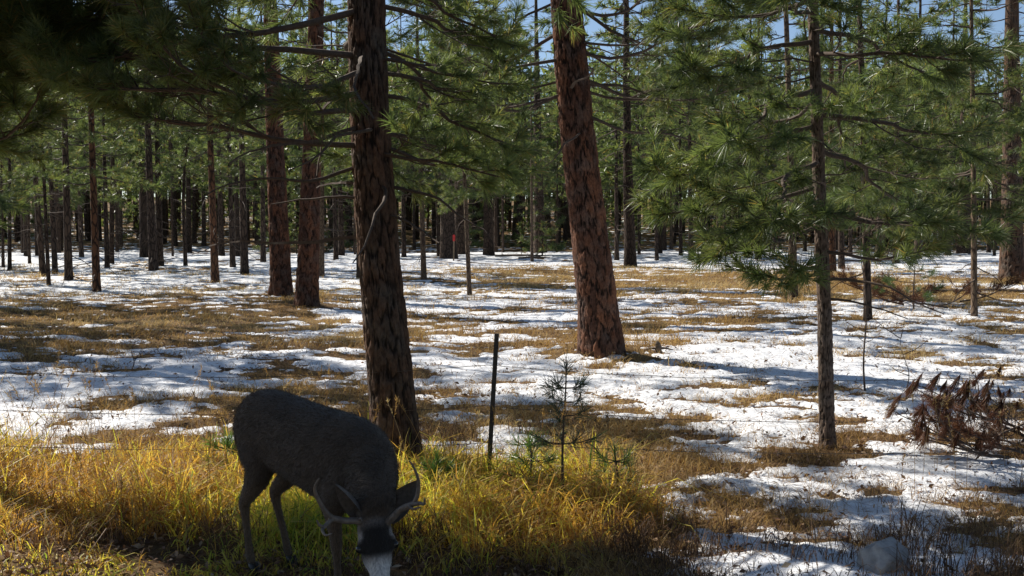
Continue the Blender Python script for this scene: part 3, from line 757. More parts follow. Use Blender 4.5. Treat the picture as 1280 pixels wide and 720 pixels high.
for i, (px, py, w, pairs, mat, base, label, group) in enumerate(LIST):
    x, y = on_ground(px, py)
    r = w / 2 / F_PX * y
    kn = knots_from_pixels(px, py, y, pairs)
    H = max(10.0, min(20.0, 10 + r * 34)) * trng.uniform(0.92, 1.08)
    e = tree_root(x, y, label, group)
    near = y < 50
    obj("trunk", trunk_mesh(r, H, kn, 20 if near else 10, 40 if near else 16, mat, i + 40), e)
    TREES.append((x, y, r))
    base *= trng.uniform(0.62, 0.9)
    if px in (992, 1085, 1218, 587, 530):
        for b in range(16 if px > 900 else 7):
            h = base * 0.8 + 3.2 * b / 16
            add_bough(e, (2, 1, 3, 0)[b % 4], kn, H, h, b * 137.5 + px, 4 - 3 * (b / 16), 0.95, trng.uniform(-0.3, 0.3))
    me = trng.choice(CROWN_MID if y < 44 else CROWN_FAR)
    add_crown(e, me, kn, H, base, H - base + 0.6, (0.85 + 2.2 * min(r, 0.3)) * trng.uniform(0.9, 1.15), trng)

# --- tall full pines of the right stand that close off the sky above it
for i, (px, py, w) in enumerate(((948, 324, 6), (1022, 321, 6), (1098, 322, 6), (1147, 324, 7), (1185, 320, 6), (880, 322, 6), (1120, 330, 6))):
    x, y = on_ground(px, py); r = w / 2 / F_PX * y + 0.04; H = 19.0
    e = tree_root(x, y, A_R if px < 1034 else A_RR, RIGHT)
    kn = [(0, 0, 0), (6, 0.1 * (i % 3 - 1), 0)]
    obj("trunk", trunk_mesh(r, H, kn, 12, 18, D, i + 400), e); TREES.append((x, y, r))
    add_crown(e, CROWN_FAR[i % 4], kn, H, 5.0, 14.4, 1.75, trng)

# --- the rest of the wood: trunks further back and to both sides of the view
rest = random.Random(31)
BACK = "pines of the deep wood behind"
count = 0
tries = 0
FAR_TRUNKS = [trunk_mesh(0.5, 10, [(0, 0, 0), (4, 0.05 * k, 0), (7, 0.1 * k + 0.1 * c, 0)], 9, 12, m, 600 + k) for k in (-2, -1, 0, 1, 2) for c, m in ((0, M_BARK_DARK), (1, M_BARK_DARK))]
while count < 190 and tries < 20000:
    tries += 1
    y = 46 + 98 * rest.random() ** 0.85
    x = rest.uniform(-0.66, 0.66) * (y + 4)
    px = 640 + x / y * F_PX
    if any((x - a) ** 2 + (y - b) ** 2 < 2.4 ** 2 for a, b, _ in TREES): continue
    if y < 66 and (430 < px < 760 or 800 < px < 1020) : continue
    if y < 58 and 0 < px < 1280 and rest.random() < 0.7: continue
    r = rest.choice((0.07, 0.09, 0.10, 0.12, 0.14, 0.16, 0.20, 0.24))
    H = max(11, min(19, 11 + r * 34)) * rest.uniform(0.9, 1.1)
    e = tree_root(x, y, ("thin" if r < 0.11 else "middling" if r < 0.18 else "thick") + " dark pine trunk deep in the crowded wood far behind the clearing", BACK)
    obj("trunk", rest.choice(FAR_TRUNKS), e, scale=(r * 2, r * 2, H / 10))
    base = rest.uniform(3.2, 6.2)
    add_crown(e, rest.choice(CROWN_FAR), [(0, 0, 0)], H, base, H - base + 0.6, (0.95 + 1.7 * r) * rest.uniform(0.9, 1.2), rest)
    TREES.append((x, y, r)); count += 1

# --- young pines growing under the old ones
CROWN_YOUNG = [crown_mesh(580 + i, 4.2, 26, 1.25, 11, 0.28, 0.036, step=0.34, keep=0.9, wmin=0.01, dead=0) for i in range(3)]
count = 0
while count < 75:
    y = rest.uniform(62, 135); x = rest.uniform(-0.6, 0.6) * y
    if any((x - a) ** 2 + (y - b) ** 2 < 1.6 ** 2 for a, b, _ in TREES): continue
    e = tree_root(x, y, "young green pine with foliage to the ground in the far wood", "young pines of the far wood", "young_pine")
    H = rest.uniform(2.5, 6.5)
    obj("trunk", rest.choice(FAR_TRUNKS), e, scale=(0.09, 0.09, H / 10))
    add_crown(e, rest.choice(CROWN_YOUNG), [(0, 0, 0)], H, 0.25, H, H / 4.2 * rest.uniform(0.8, 1.1), rest)
    TREES.append((x, y, 0.05)); count += 1

# --- pines beside the view, which throw the shade on the near ground
for x, y, r, H, base, wd, cv, label in (
        (-9.0, 16.0, 0.17, 12, 2.6, 1.0, 0, "pine outside the fence left of the shaded snow patch"),
        (-13.5, 19.5, 0.20, 13, 2.4, 1.7, 1, "pine left of the shaded brown grass"),
        (-11.2, 17.4, 0.16, 12, 2.4, 1.6, 2, "slim pine beside the shaded brown grass"),
        (-14.6, 25.0, 0.2, 13, 2.4, 1.7, 3, "pine at the left end of the golden grass"),
        (-18.0, 29.5, 0.2, 13, 2.6, 1.6, 1, "dark pine left of the shady left stand"),
        (-17.5, 22.5, 0.2, 13, 2.4, 1.7, 0, "broad pine well left of the golden grass"),
        (-20.5, 35.0, 0.22, 14, 3.4, 1.2, 2, "tall pine past the left end of the shady stand"),
        (-25.0, 38.5, 0.22, 14, 3.4, 1.2, 3, "tall pine far left of the shady stand"),
        (-11.4, 20.9, 0.15, 12, 2.6, 1.3, 2, "slim pine just left of the golden grass edge"),
        (9.5, 13.5, 0.15, 11, 3.0, 1.0, 3, "pine right of the dead branch pile"),
        (12.5, 21.0, 0.2, 13, 4.0, 1.1, 0, "pine right of the brown brush")):
    e = tree_root(x, y, label, None)
    obj("trunk", trunk_mesh(r, H, [(0, 0, 0)], 18, 36, M_BARK_DARK, int(x * 10) % 77), e)
    add_crown(e, CROWN_MID[cv], [(0, 0, 0)], H, base, H - base + 0.5, wd, trng)
    TREES.append((x, y, r))

# --- the same wood goes on behind the viewpoint
count = 0
while count < 34:
    x = rest.uniform(-34, 34); y = rest.uniform(-30, -4)
    if any((x - a) ** 2 + (y - b) ** 2 < 2.6 ** 2 for a, b, _ in TREES): continue
    r = rest.uniform(0.1, 0.24); H = 9 + r * 34
    e = tree_root(x, y, "pine in the wood on the near side of the verge", "pines on the near side of the verge")
    obj("trunk", rest.choice(FAR_TRUNKS), e, scale=(r * 2, r * 2, H / 10))
    base = rest.uniform(1.5, 3.5)
    add_crown(e, rest.choice(CROWN_FAR), [(0, 0, 0)], H, base, H - base + 0.6, (0.9 + 1.8 * r) * rest.uniform(1.0, 1.3), rest)
    TREES.append((x, y, r)); count += 1

# --- the wooded slope beyond, where single trees no longer show
def distant_wood():
    rng = np.random.default_rng(77); G = Geo()
    for i in range(900):
        y = rng.uniform(88, 225); x = rng.uniform(-0.72, 0.72) * y; z = float(ground_z(x, y))
        H = rng.uniform(13, 20); r = rng.uniform(0.12, 0.28)
        V, Qd, T = tube([[x, y, z - 0.3], [x + rng.normal(0, .3), y, z + H * 0.5], [x + rng.normal(0, .4), y, z + H]], [r, r * 0.7, 0.03], 5, False)
        G.add(V, quads=Qd, m=0, a=0.5)
        n = 260; t = rng.random(n) ** 0.9; b = 0.05 if i % 6 == 0 else 0.3
        rr = (1.3 + 1.9 * np.sin(np.clip(t * 1.5 + 0.35, 0, 1.57))) * (1 - t ** 2 * 0.85) * np.sqrt(rng.random(n)) * rng.uniform(0.9, 1.35)
        a = rng.uniform(0, 6.28, n); zz = z + H * (b + (1 - b) * t) + rng.normal(0, 0.2, n)
        c = np.stack([x + rr * np.cos(a), y + rr * np.sin(a), zz], 1)
        d1 = norm(rng.normal(size=(n, 3))) * 0.75; d2 = norm(rng.normal(size=(n, 3))) * 0.26
        G.add(np.stack([c - d2, c + d2, c + d1], 1).reshape(-1, 3), tris=np.arange(n * 3).reshape(-1, 3), m=1, a=np.repeat(rng.uniform(0.1, 0.85, n), 3))
    obj("distant_wood", G.mesh("distant_wood", [M_BARK_DARK, M_NEEDLE]), kind="stuff", label="far wooded slope of dark pines beyond the clearing", category="forest")
distant_wood()

# ------------------------------------------------------------------ small pines, saplings, stems
def sapling(px, py, name, label, h, whorls, L, mat, n, nlen, pale=0.0, seed=1, group=None, stem_r=0.011, lean=(0, 0)):
    x, y = on_ground(px, py); rng = np.random.default_rng(seed)
    e = obj(name, None, loc=(x, y, float(ground_z(x, y)) - 0.01), label=label, category="tree", group=group)
    pts = np.array([[lean[0] * t * t + 0.012 * math.sin(5 * t + seed), lean[1] * t, h * t] for t in np.linspace(0, 1, 12)])
    pts[0, 2] = -0.05
    G = Geo(); V, Qd, T = tube(pts, np.linspace(stem_r, stem_r * 0.35, 12), 7); G.add(V, T, Qd)
    obj("stem", G.mesh("stem", [M_GREYTWIG if pale else M_TWIG], True), e)
    W = Geo(); tufts = [(pts[-1], np.array([0, 0, 1.0]), 1.0), (pts[-1] - [0, 0, 0.05], np.array([0, 0, 1.0]), 0.9)]
    for f in whorls:
        k = int(f * 11); b = pts[k]
        m = rng.integers(3, 6); a0 = rng.uniform(0, 6.28)
        for i in range(m):
            a = a0 + i * 6.28 / m + rng.normal(0, 0.25); l = L * (1.15 - f * 0.75) * rng.uniform(0.7, 1.15)
            d = np.array([math.cos(a), math.sin(a), rng.uniform(0.05, 0.5)])
            bp = np.array([b, b + d * l * 0.5 + [0, 0, -0.01], b + d * l + [0, 0, 0.05 * l]])
            W = Geo(); V, Qd, T = tube(bp, [0.0045, 0.0035, 0.0028], 4); W.add(V, T, Qd); obj("twig", W.mesh("twig", [M_TWIG], True), e)
            t_ = norm(bp[2] - bp[1] + [0, 0, 0.03])
            tufts += [(bp[2], t_, 0.95), (bp[2] * 0.65 + bp[1] * 0.35, t_, 0.9)]
    G = Geo(); V, T, Qd, a = needles(rng, tufts, n, nlen, 0.0036, 2, (0.25, 1.2), 0.08, 0.08); G.add(V, T, Qd, 0, a)
    obj("needle_spray", G.mesh("needle_spray", [mat]), e, kind="stuff")
    return e

sapling(705, 640, "pine_sapling", "young blue green pine sapling with thin stem right of the fence post", 1.02, (0.5, 0.66, 0.8, 0.9), 0.27, M_BLUEPINE, 20, 0.13, 0, 3)
sapling(662, 615, "pine_seedling", "low bushy green pine seedling between fence post and thin sapling", 0.42, (0.3, 0.6, 0.85), 0.24, M_SEEDLING, 18, 0.14, 0, 5)
sapling(770, 628, "pine_seedling", "low bushy dark green pine seedling right of the thin sapling", 0.40, (0.25, 0.5, 0.8), 0.24, M_SEEDLING, 18, 0.13, 0, 6)
sapling(548, 628, "pine_seedling", "bright green pine seedling at foot of the stout trunk by fence post", 0.34, (0.4, 0.8), 0.18, M_SEEDLING, 34, 0.13, 0, 7)
sapling(285, 600, "pine_seedling", "bright green pine seedling behind the deer's rump", 0.34, (0.4, 0.8), 0.2, M_SEEDLING, 34, 0.15, 0, 8)
sapling(1142, 388, "pine_seedling", "bushy green young pine growing out of the brown brush", 1.1, (0.15, 0.35, 0.55, 0.75), 0.75, M_SEEDLING, 40, 0.2, 0, 9, None, 0.02)

def bare_stem(px, py, h, label, seed, lean, r=0.012):
    x, y = on_ground(px, py); rng = np.random.default_rng(seed)
    e = obj("dead_sapling", None, loc=(x, y, float(ground_z(x, y)) - 0.02), label=label, category="sapling")
    t = np.linspace(0, 1, 14); pts = np.stack([lean * t ** 1.3 + 0.02 * np.sin(t * 9 + seed), 0.02 * np.cos(t * 7), h * t], 1)
    G = Geo(); V, Qd, T = tube(pts, r * (1 - 0.75 * t), 6); G.add(V, T, Qd); obj("stem", G.mesh("stem", [M_TWIG], True), e)
    for i in range(7):
        k = rng.integers(4, 13); a = rng.uniform(0, 6.28); l = rng.uniform(0.12, 0.4)
        G = Geo(); b = pts[k]; d = np.array([math.cos(a), math.sin(a), rng.uniform(0, 0.7)]) * l
        V, Qd, T = tube([b, b + d * 0.5 + [0, 0, -0.02], b + d], [0.005, 0.004, 0.002], 4); G.add(V, T, Qd)
        obj("twig", G.mesh("twig", [M_TWIG], True), e)
bare_stem(1082, 490, 1.9, "thin dark leafless sapling beside the slim sunlit pine", 3, -0.08)
bare_stem(1136, 500, 0.75, "thin bare twig standing in snow left of the dead branch pile", 4, -0.10, 0.007)
bare_stem(166, 462, 0.42, "short bare twig poking from the shaded snow patch", 5, 0.02, 0.008)

# ------------------------------------------------------------------ fence: steel posts, four strands of barbed wire
def fence():
    fy = on_ground(610, 602)[1]
    top = P(621, 417, fy); bot = P(610, 602, fy)
    e = obj("wire_fence", None, loc=(float(bot[0]), fy, 0.0), label="barbed wire fence on dark steel post between the trees and the grass verge", category="fence")
    ox = float(bot[0])
    def post(x, dx, h, y):
        G = Geo(); z0 = float(ground_z(x, y)) - 0.3
        # T section: flange and web, studs up the face
        for hx, hy, cy in ((0.017, 0.0035, 0.0), (0.0035, 0.016, 0.016)):
            V = [[sx * hx + (dx if k else -dx * 0.25), cy + sy * hy, h if k else z0] for k in (0, 1) for sx, sy in ((-1, -1), (1, -1), (1, 1), (-1, 1))]
            G.add(V, quads=[[0, 1, 5, 4], [1, 2, 6, 5], [2, 3, 7, 6], [3, 0, 4, 7], [4, 5, 6, 7], [3, 2, 1, 0]])
        for s in range(18):
            z = 0.12 + s * 0.055
            if z > h - 0.02: break
            c = np.array([dx * (z / h), -0.006, z])
            V, Qd, T = tube([c + [-0.008, 0, 0], c + [0.008, 0, 0]], [0.005, 0.005], 5); G.add(V, T, Qd)
        obj("post", G.mesh("post", [M_POST]), e, (x - ox, y - fy, 0))
    h0 = float(top[2])
    xs = [ox - 4.6, ox, ox + 4.9]; ys = [fy + 0.15, fy, fy - 0.1]
    post(xs[0], 0.03, h0 + 0.02, ys[0]); post(xs[1], float(top[0] - bot[0]), h0, ys[1]); post(xs[2], -0.05, h0 + 0.05, ys[2])
    hts = [float(P(616, v, fy)[2]) for v in (456, 507, 553, 606)]
    rng = np.random.default_rng(4)
    for w, hz in enumerate(hts):
        G = Geo(); P3 = []
        for a in range(-1, 3):
            xa = ox - 9.2 if a == -1 else (xs[a] if a < 3 else 0); xb = xs[0] if a == -1 else (xs[a + 1] if a + 1 < 3 else ox + 9.6)
            ya = fy + 0.25 if a == -1 else ys[a]; yb = ys[0] if a == -1 else (ys[a + 1] if a + 1 < 3 else fy - 0.1)
            n = 30; sag = (0.015, 0.10, 0.14, 0.05)[a + 1] * (1 - 0.2 * w) * rng.uniform(0.7, 1.2)
            for i in range(n):
                t = i / n
                P3.append([xa + (xb - xa) * t - ox, ya + (yb - ya) * t - fy - 0.012, hz - sag * 4 * t * (1 - t) + rng.normal(0, 0.002)])
        P3 = np.array(P3)
        V, Qd, T = tube(P3, np.full(len(P3), 0.0022), 5); G.add(V, T, Qd)
        L = np.linspace(0, len(P3) - 2, 140)
        for l in L:
            i = int(l); c = P3[i] + (P3[i + 1] - P3[i]) * (l - i)
            for k in range(2):
                d = norm(rng.normal(size=3)) * 0.018
                V, Qd, T = tube([c - d, c + d], [0.0016, 0.0016], 3); G.add(V, T, Qd)
        obj("wire", G.mesh("wire", [M_WIRE]), e)
fence()

# ------------------------------------------------------------------ deer
def deer():
    rump = np.array([-1.335, 5.55, 0.0]); Fd = np.array([0.7071, -0.7071, 0]); Rd = np.array([-0.7071, -0.7071, 0]); U = np.array([0, 0, 1.0])
    gz0 = float(ground_z(-1.1, 5.3))
    def q(s, r, z): return rump + Fd * s + Rd * r + U * (z + gz0)
    def loft(rows, lat=None, seg=20):
        """rows: (centre, half width, half height); sections square to the run; width along lat"""
        C = np.array([r[0] for r in rows]); n = len(rows)
        fine = catmull(C, (n - 1) * 4 + 1)
        k = np.linspace(0, n - 1, len(fine)); w = np.interp(k, range(n), [r[1] for r in rows]); h = np.interp(k, range(n), [r[2] for r in rows])
        w, h = smooth1(w, 3), smooth1(h, 3)
        tan = norm(np.gradient(fine, axis=0))
        la = np.broadcast_to(np.asarray(lat if lat is not None else Rd, float), tan.shape)
        la = norm(la - tan * (la * tan).sum(1, keepdims=True)); up = np.cross(la, tan)
        th = np.arange(seg) * 2 * math.pi / seg
        V = fine[:, None] + w[:, None, None] * np.cos(th)[None, :, None] * la[:, None] + h[:, None, None] * np.sin(th)[None, :, None] * up[:, None]
        m = len(fine); i = np.arange(m - 1)[:, None] * seg; j = np.arange(seg)[None]; kk = (j + 1) % seg
        Qd = np.stack([i + j, i + kk, i + seg + kk, i + seg + j], -1).reshape(-1, 4)
        V = V.reshape(-1, 3); V = np.concatenate([V, fine[:1], fine[-1:]]); jj = np.arange(seg); k2 = (jj + 1) % seg
        T = np.concatenate([np.stack([np.full(seg, m * seg), k2, jj], 1), np.stack([np.full(seg, m * seg + 1), (m - 1) * seg + jj, (m - 1) * seg + k2], 1)])
        G.add(V, T, Qd)
    G = Geo()
    loft([(q(-0.205, 0, .80), .04, .05), (q(-0.17, 0, .795), .105, .135), (q(-0.10, 0, .785), .155, .195), (q(0.02, 0, .775), .182, .222), (q(0.2, 0, .768), .182, .212), (q(0.4, 0, .745), .195, .215),
          (q(0.6, 0, .722), .20, .232), (q(0.8, 0, .70), .175, .245), (q(0.95, .01, .69), .135, .205), (q(1.05, .03, .68), .07, .11)])
    # neck, thick in the rut
    loft([(q(0.76, 0, .725), .125, .19), (q(0.92, .03, .70), .122, .172), (q(1.02, .07, .655), .110, .150), (q(1.10, .115, .608), .098, .128), (q(1.16, .155, .565), .082, .102), (q(1.19, .17, .55), .06, .07)])
    # tail
    loft([(q(-0.17, 0, .86), .035, .03), (q(-0.225, 0, .80), .035, .025), (q(-0.245, 0, .70), .025, .018), (q(-0.24, 0, .64), .012, .01)])
    # legs
    def leg(rows): loft([(q(s, r, z), w, h) for s, r, z, w, h in rows], seg=14)
    leg([(0.0, .085, .82, .07, .14), (.05, .105, .70, .085, .15), (.09, .115, .59, .066, .105), (.035, .115, .49, .047, .066), (-.045, .11, .405, .033, .044), (-.075, .11, .365, .029, .042), (-.065, .11, .30, .021, .027), (-.045, .11, .20, .019, .023), (-.03, .11, .12, .021, .025), (-.02, .11, .085, .025, .03), (0.0, .11, .045, .021, .026)])
    leg([(0.0, -.085, .82, .07, .14), (.06, -.105, .70, .085, .15), (.085, -.11, .59, .066, .105), (.01, -.11, .49, .045, .064), (-.085, -.105, .41, .033, .044), (-.105, -.105, .37, .029, .042), (-.085, -.105, .30, .021, .027), (-.035, -.105, .20, .019, .023), (0.0, -.105, .12, .021, .025), (.01, -.105, .085, .025, .03), (.035, -.105, .045, .021, .026)])
    leg([(.80, .10, .76, .05, .12), (.83, .125, .64, .062, .11), (.76, .115, .53, .05, .075), (.765, .11, .45, .037, .048), (.78, .11, .36, .030, .036), (.785, .11, .32, .030, .035), (.79, .11, .24, .019, .022), (.80, .11, .12, .020, .022), (.805, .11, .085, .025, .028), (.825, .11, .045, .021, .025)])
    leg([(.80, -.10, .76, .05, .12), (.85, -.12, .64, .062, .11), (.82, -.11, .53, .05, .075), (.85, -.11, .45, .037, .048), (.88, -.105, .36, .030, .036), (.885, -.105, .32, .030, .035), (.885, -.105, .24, .019, .022), (.885, -.105, .12, .020, .022), (.89, -.105, .085, .025, .028), (.91, -.105, .045, .021, .025)])
    # head: poll to nose, face turned to the viewer and down
    poll = P(467, 650, 4.62); nose = P(478, 737, 4.47)
    A = norm(nose - poll); Ln = np.linalg.norm(nose - poll)
    lat = norm(np.array([0.97, 0.20, 0.0]) - A * np.dot(np.array([0.97, 0.20, 0.0]), A)); face = np.cross(lat, A)
    if face[1] > 0: face = -face
    def hq(t, l=0.0, f=0.0): return poll + A * (t * Ln) + lat * l + face * f
    loft([(hq(-.16, 0, -.045), .062, .06), (hq(0.0, 0, -.03), .074, .078), (hq(.16, 0, -.018), .080, .085), (hq(.34, 0, -.016), .078, .084), (hq(.50, 0, -.018), .064, .074), (hq(.66, 0, -.02), .050, .060), (hq(.82, 0, -.018), .043, .050), (hq(.95, 0, -.014), .042, .044), (hq(1.03, 0, -.012), .032, .034), (hq(1.06, 0, -.012), .016, .018)], lat)
    for s in (-1, 1):   # brow ridge and cheek
        loft([(hq(.26, .058 * s, .022), .02, .018), (hq(.36, .069 * s, .018), .024, .022), (hq(.47, .064 * s, .012), .017, .016)], lat, 12)
        loft([(hq(.42, .05 * s, -.05), .025, .035), (hq(.56, .045 * s, -.045), .022, .032), (hq(.68, .035 * s, -.04), .015, .022)], lat, 12)
    me = G.mesh("body_raw", [])
    ob = bpy.data.objects.new("body_raw", me); COL.objects.link(ob)
    md = ob.modifiers.new("remesh", 'REMESH'); md.mode = 'VOXEL'; md.voxel_size = 0.0095
    sm = ob.modifiers.new("smooth", 'SMOOTH'); sm.factor = 0.5; sm.iterations = 9
    dg = bpy.context.evaluated_depsgraph_get()
    bm_ = bpy.data.meshes.new_from_object(ob.evaluated_get(dg))
    bpy.data.objects.remove(ob)
    n = len(bm_.vertices); co = np.zeros(n * 3, np.float32); bm_.vertices.foreach_get("co", co); co = co.reshape(-1, 3).astype(float)
    # coat colours by place on the body
    rel = co - rump; s = rel @ Fd; rr = rel @ Rd; z = rel[:, 2] - gz0
    coat = np.tile(np.array([0.058, 0.044, 0.033]), (n, 1)); coat *= (1 + 0.35 * fbm(s * 14, z * 22 + rr * 9, 5, 3))[:, None]
    def mixc(c, f): 
        nonlocal coat
        coat = coat * (1 - f[:, None]) + np.array(c) * f[:, None]
    sst = lambda a, b, x: np.clip((x - a) / (b - a), 0, 1) ** 2 * (3 - 2 * np.clip((x - a) / (b - a), 0, 1))
    mixc((0.11, 0.076, 0.05), sst(.58, .42, z) * 0.85)                                        # warmer legs
    mixc((0.45, 0.40, 0.34), sst(-.13, -.20, s) * sst(.16, .09, abs(rr)) * sst(.56, .64, z) * sst(.93, .86, z))   # pale rump patch
    mixc((0.07, 0.05, 0.04), sst(.90, .97, z) * 0.6)                                            # darker along the spine
    mixc((0.05, 0.04, 0.032), sst(.78, .95, s) * sst(.60, .50, z) * sst(1.1, .95, s) * 0.6)       # dark brisket
    hr = co - poll; ta = hr @ A / Ln; tl = hr @ lat; tf = hr @ face
    head = (np.linalg.norm(hr - A * (ta * Ln)[:, None], axis=1) < 0.14) & (ta > -0.12) & (co[:, 1] < 4.80) & (ta < 1.2)
    hm = head.astype(float)
    mixc((0.14, 0.12, 0.105), hm * sst(-.05, .08, ta) * 0.9)                                    # grey face
    mixc((0.016, 0.013, 0.011), hm * sst(.04, .20, ta) * sst(.60, .54, ta + (tl / .075) ** 2 * 0.10) * sst(.074, .060, abs(tl)) * sst(-.05, -.01, tf))   # dark brow patch
    mixc((0.52, 0.50, 0.48), hm * sst(.50, .70, ta) * sst(.97, .92, ta))                         # white muzzle
    mixc((0.30, 0.27, 0.25), hm * sst(.14, .20, ta) * sst(.31, .26, ta) * sst(.055, .066, abs(tl)) * 0.7)  # pale streak above the eye
    mixc((0.02, 0.016, 0.013), hm * sst(.30, .36, ta) * sst(.54, .47, ta) * sst(.052, .062, abs(tl)))  # dark round the eye
    at = bm_.attributes.new("coat", 'FLOAT_COLOR', 'POINT'); at.data.foreach_set("color", np.concatenate([np.clip(coat, 0, 1), np.ones((n, 1))], 1).astype(np.float32).ravel())
    bm_.polygons.foreach_set("use_smooth", np.full(len(bm_.polygons), True))
    m, nt, out, N, L = new_mat("deer_coat")
    ca = N("Attribute", attribute_name="coat"); tc = N("TexCoord")
    mp = N("Mapping", inp={"Scale": (170, 170, 60)}); L(tc.outputs["Object"], mp.inputs[0])
    nz = N("TexNoise", inp={"Scale": 1.0, "Detail": 4.0}); L(mp.outputs[0], nz.inputs[0])
    r_ = ramp(N, [(0.3, (0.6, 0.6, 0.6)), (0.7, (1.35, 1.33, 1.3))]); L(nz.outputs[0], r_.inputs[0])
    mx = N("Mix", data_type='RGBA', blend_type='MULTIPLY', inp={0: 1.0}); L(ca.outputs["Color"], mx.inputs[6]); L(r_.outputs[0], mx.inputs[7])
    bp = N("Bump", inp={"Strength": 0.5, "Distance": 0.006}); L(nz.outputs[0], bp.inputs["Height"])
    pb = N("BsdfPrincipled", inp={"Roughness": 0.85, "Specular IOR Level": 0.2, "Sheen Weight": 0.15, "Sheen Roughness": 0.5})
    L(mx.outputs[2], pb.inputs["Base Color"]); L(bp.outputs[0], pb.inputs["Normal"]); L(pb.outputs[0], out.inputs[0])
    bm_.materials.clear(); bm_.materials.append(m); bm_.name = "body"
    e = obj("deer", None, loc=(-1.0, 5.25, gz0), label="antlered mule deer buck with lowered head grazing in yellow grass", category="deer")
    inv = np.array([-1.0, 5.25, gz0])
    def part(name, me, **k): return obj(name, me, e, -inv, **k)
    part("body", bm_)
    # short coat lying back along the body: fine hairs that break the outline
    nf = 62000; frng = np.random.default_rng(8)
    nrm = np.zeros(n * 3, np.float32); bm_.vertices.foreach_get("normal", nrm); nrm = nrm.reshape(-1, 3).astype(float)
    iv = frng.integers(0, n, nf); c0 = co[iv] + frng.normal(0, 0.003, (nf, 3)); no = nrm[iv]; hd = head[iv]
    flow = -Fd * 0.9 + np.array([0, 0, -0.75]); flow = np.broadcast_to(flow, no.shape).copy()
    flow[hd] = -A; lowz = z[iv] < 0.5; flow[lowz & ~hd] = np.array([0, 0, -1.0]) - Fd * 0.2
    flow = norm(flow - no * (flow * no).sum(1, keepdims=True) + frng.normal(0, 0.16, (nf, 3)))
    ln = frng.uniform(0.013, 0.026, nf); ln[hd] *= 0.35; ln[lowz] *= 0.5
    d = norm(flow + no * frng.uniform(0.12, 0.42, nf)[:, None]); wv = norm(np.cross(d, frng.normal(size=(nf, 3)))) * 0.0011
    V = np.stack([c0 - wv, c0 + wv, c0 + d * ln[:, None]], 1).reshape(-1, 3)
    hc = np.repeat(coat[iv] * frng.uniform(0.55, 1.6, nf)[:, None], 3, 0)
    part("fur", mesh_np("fur", V, tris=np.arange(nf * 3).reshape(-1, 3), mats=[m], attrs={"coat": np.clip(hc, 0, 1)}), kind="stuff")
    # ears: cupped leaf shapes
    ME = plain("ear_fur", (0.13, 0.112, 0.098), 0.9, 0.3, 60, 0.3, 0.1)
    def ear(base, tip, wide, cup):
        base, tip = np.array(base), np.array(tip); ax = norm(tip - base); Lh = np.linalg.norm(tip - base)
        cup = norm(np.asarray(cup, float) - ax * np.dot(cup, ax)); sd = np.cross(ax, cup)
        nu, nv = 15, 9; V = []
        for back in (0, 1):
            for i in range(nu):
                t = i / (nu - 1); w = wide * (math.sin(math.pi * min(1, 0.16 + 0.84 * t) ** 0.85) ** 0.8 if t < 1 else 0.02)
                for j in range(nv):
                    a = (j / (nv - 1) - 0.5) * 2
                    dep = (1 - a * a) * w * 0.85
                    V.append(base + ax * (Lh * t) + sd * (a * w) - cup * (dep + (0.006 * (1 - a * a) if back else 0)))
        Qd = []
        for b in (0, 1):
            o = b * nu * nv
            for i in range(nu - 1):
                for j in range(nv - 1):
                    f = [o + i * nv + j, o + i * nv + j + 1, o + (i + 1) * nv + j + 1, o + (i + 1) * nv + j]
                    Qd.append(f if b == 0 else f[::-1])
        G = Geo(); G.add(V, quads=Qd); part("ear", G.mesh("ear", [ME], True))
    ear(hq(-.02, -.060, -.035), P(419, 606, 4.50), .046, (-0.55, -1, -0.1))
    ear(hq(-.02, .062, -.045), P(523, 600, 4.66), .058, (-0.1, -1, -0.25))
    # antlers
    MA = plain("antler_bone", (0.15, 0.12, 0.095), 0.55, 0.4, 45, 0.45, 0.4)
    def antler(runs):
        G = Geo()
        for pts, r0, r1 in runs:
            c = catmull(np.array([P(*p) for p in pts]), 22); t = np.linspace(0, 1, 22)
            V, Qd, T = tube(c, r0 + (r1 - r0) * t ** 1.2, 9); G.add(V, T, Qd)
        part("antler", G.mesh("antler", [MA], True))
    antler([([(455, 655, 4.60), (446, 651, 4.575), (432, 651, 4.55), (411, 647, 4.52)], .0175, .0135), ([(416, 648, 4.525), (405, 637, 4.50), (395, 618, 4.47), (394, 608, 4.45), (399, 598, 4.43)], .0125, .003),
            ([(416, 648, 4.525), (408, 656, 4.49), (403, 662, 4.46), (407, 669, 4.42), (415, 667, 4.39)], .0115, .003), ([(405, 659, 4.475), (399, 656, 4.46), (396, 650, 4.45)], .009, .003), ([(449, 652, 4.58), (451, 648, 4.54), (453, 652, 4.52)], .007, .003)])
    antler([([(482, 655, 4.60), (490, 648, 4.575), (501, 637, 4.55), (514, 631, 4.52), (521, 628, 4.51)], .0175, .0125), ([(517, 630, 4.515), (522, 618, 4.50), (523, 602, 4.48), (519, 588, 4.46), (512, 576, 4.44)], .0115, .003),
            ([(515, 631, 4.515), (524, 629, 4.49), (530, 630, 4.47), (531, 623, 4.45)], .011, .003), ([(511, 632, 4.52), (516, 636, 4.48), (525, 634, 4.44)], .008, .003)])
    # eyes, nose pad, hooves
    MK = plain("wet_black", (0.012, 0.010, 0.009), 0.12, 0.0, 10, 0.1, 0.6)
    MH = plain("hoof_horn", (0.03, 0.025, 0.02), 0.4, 0.2, 60, 0.3, 0.4)
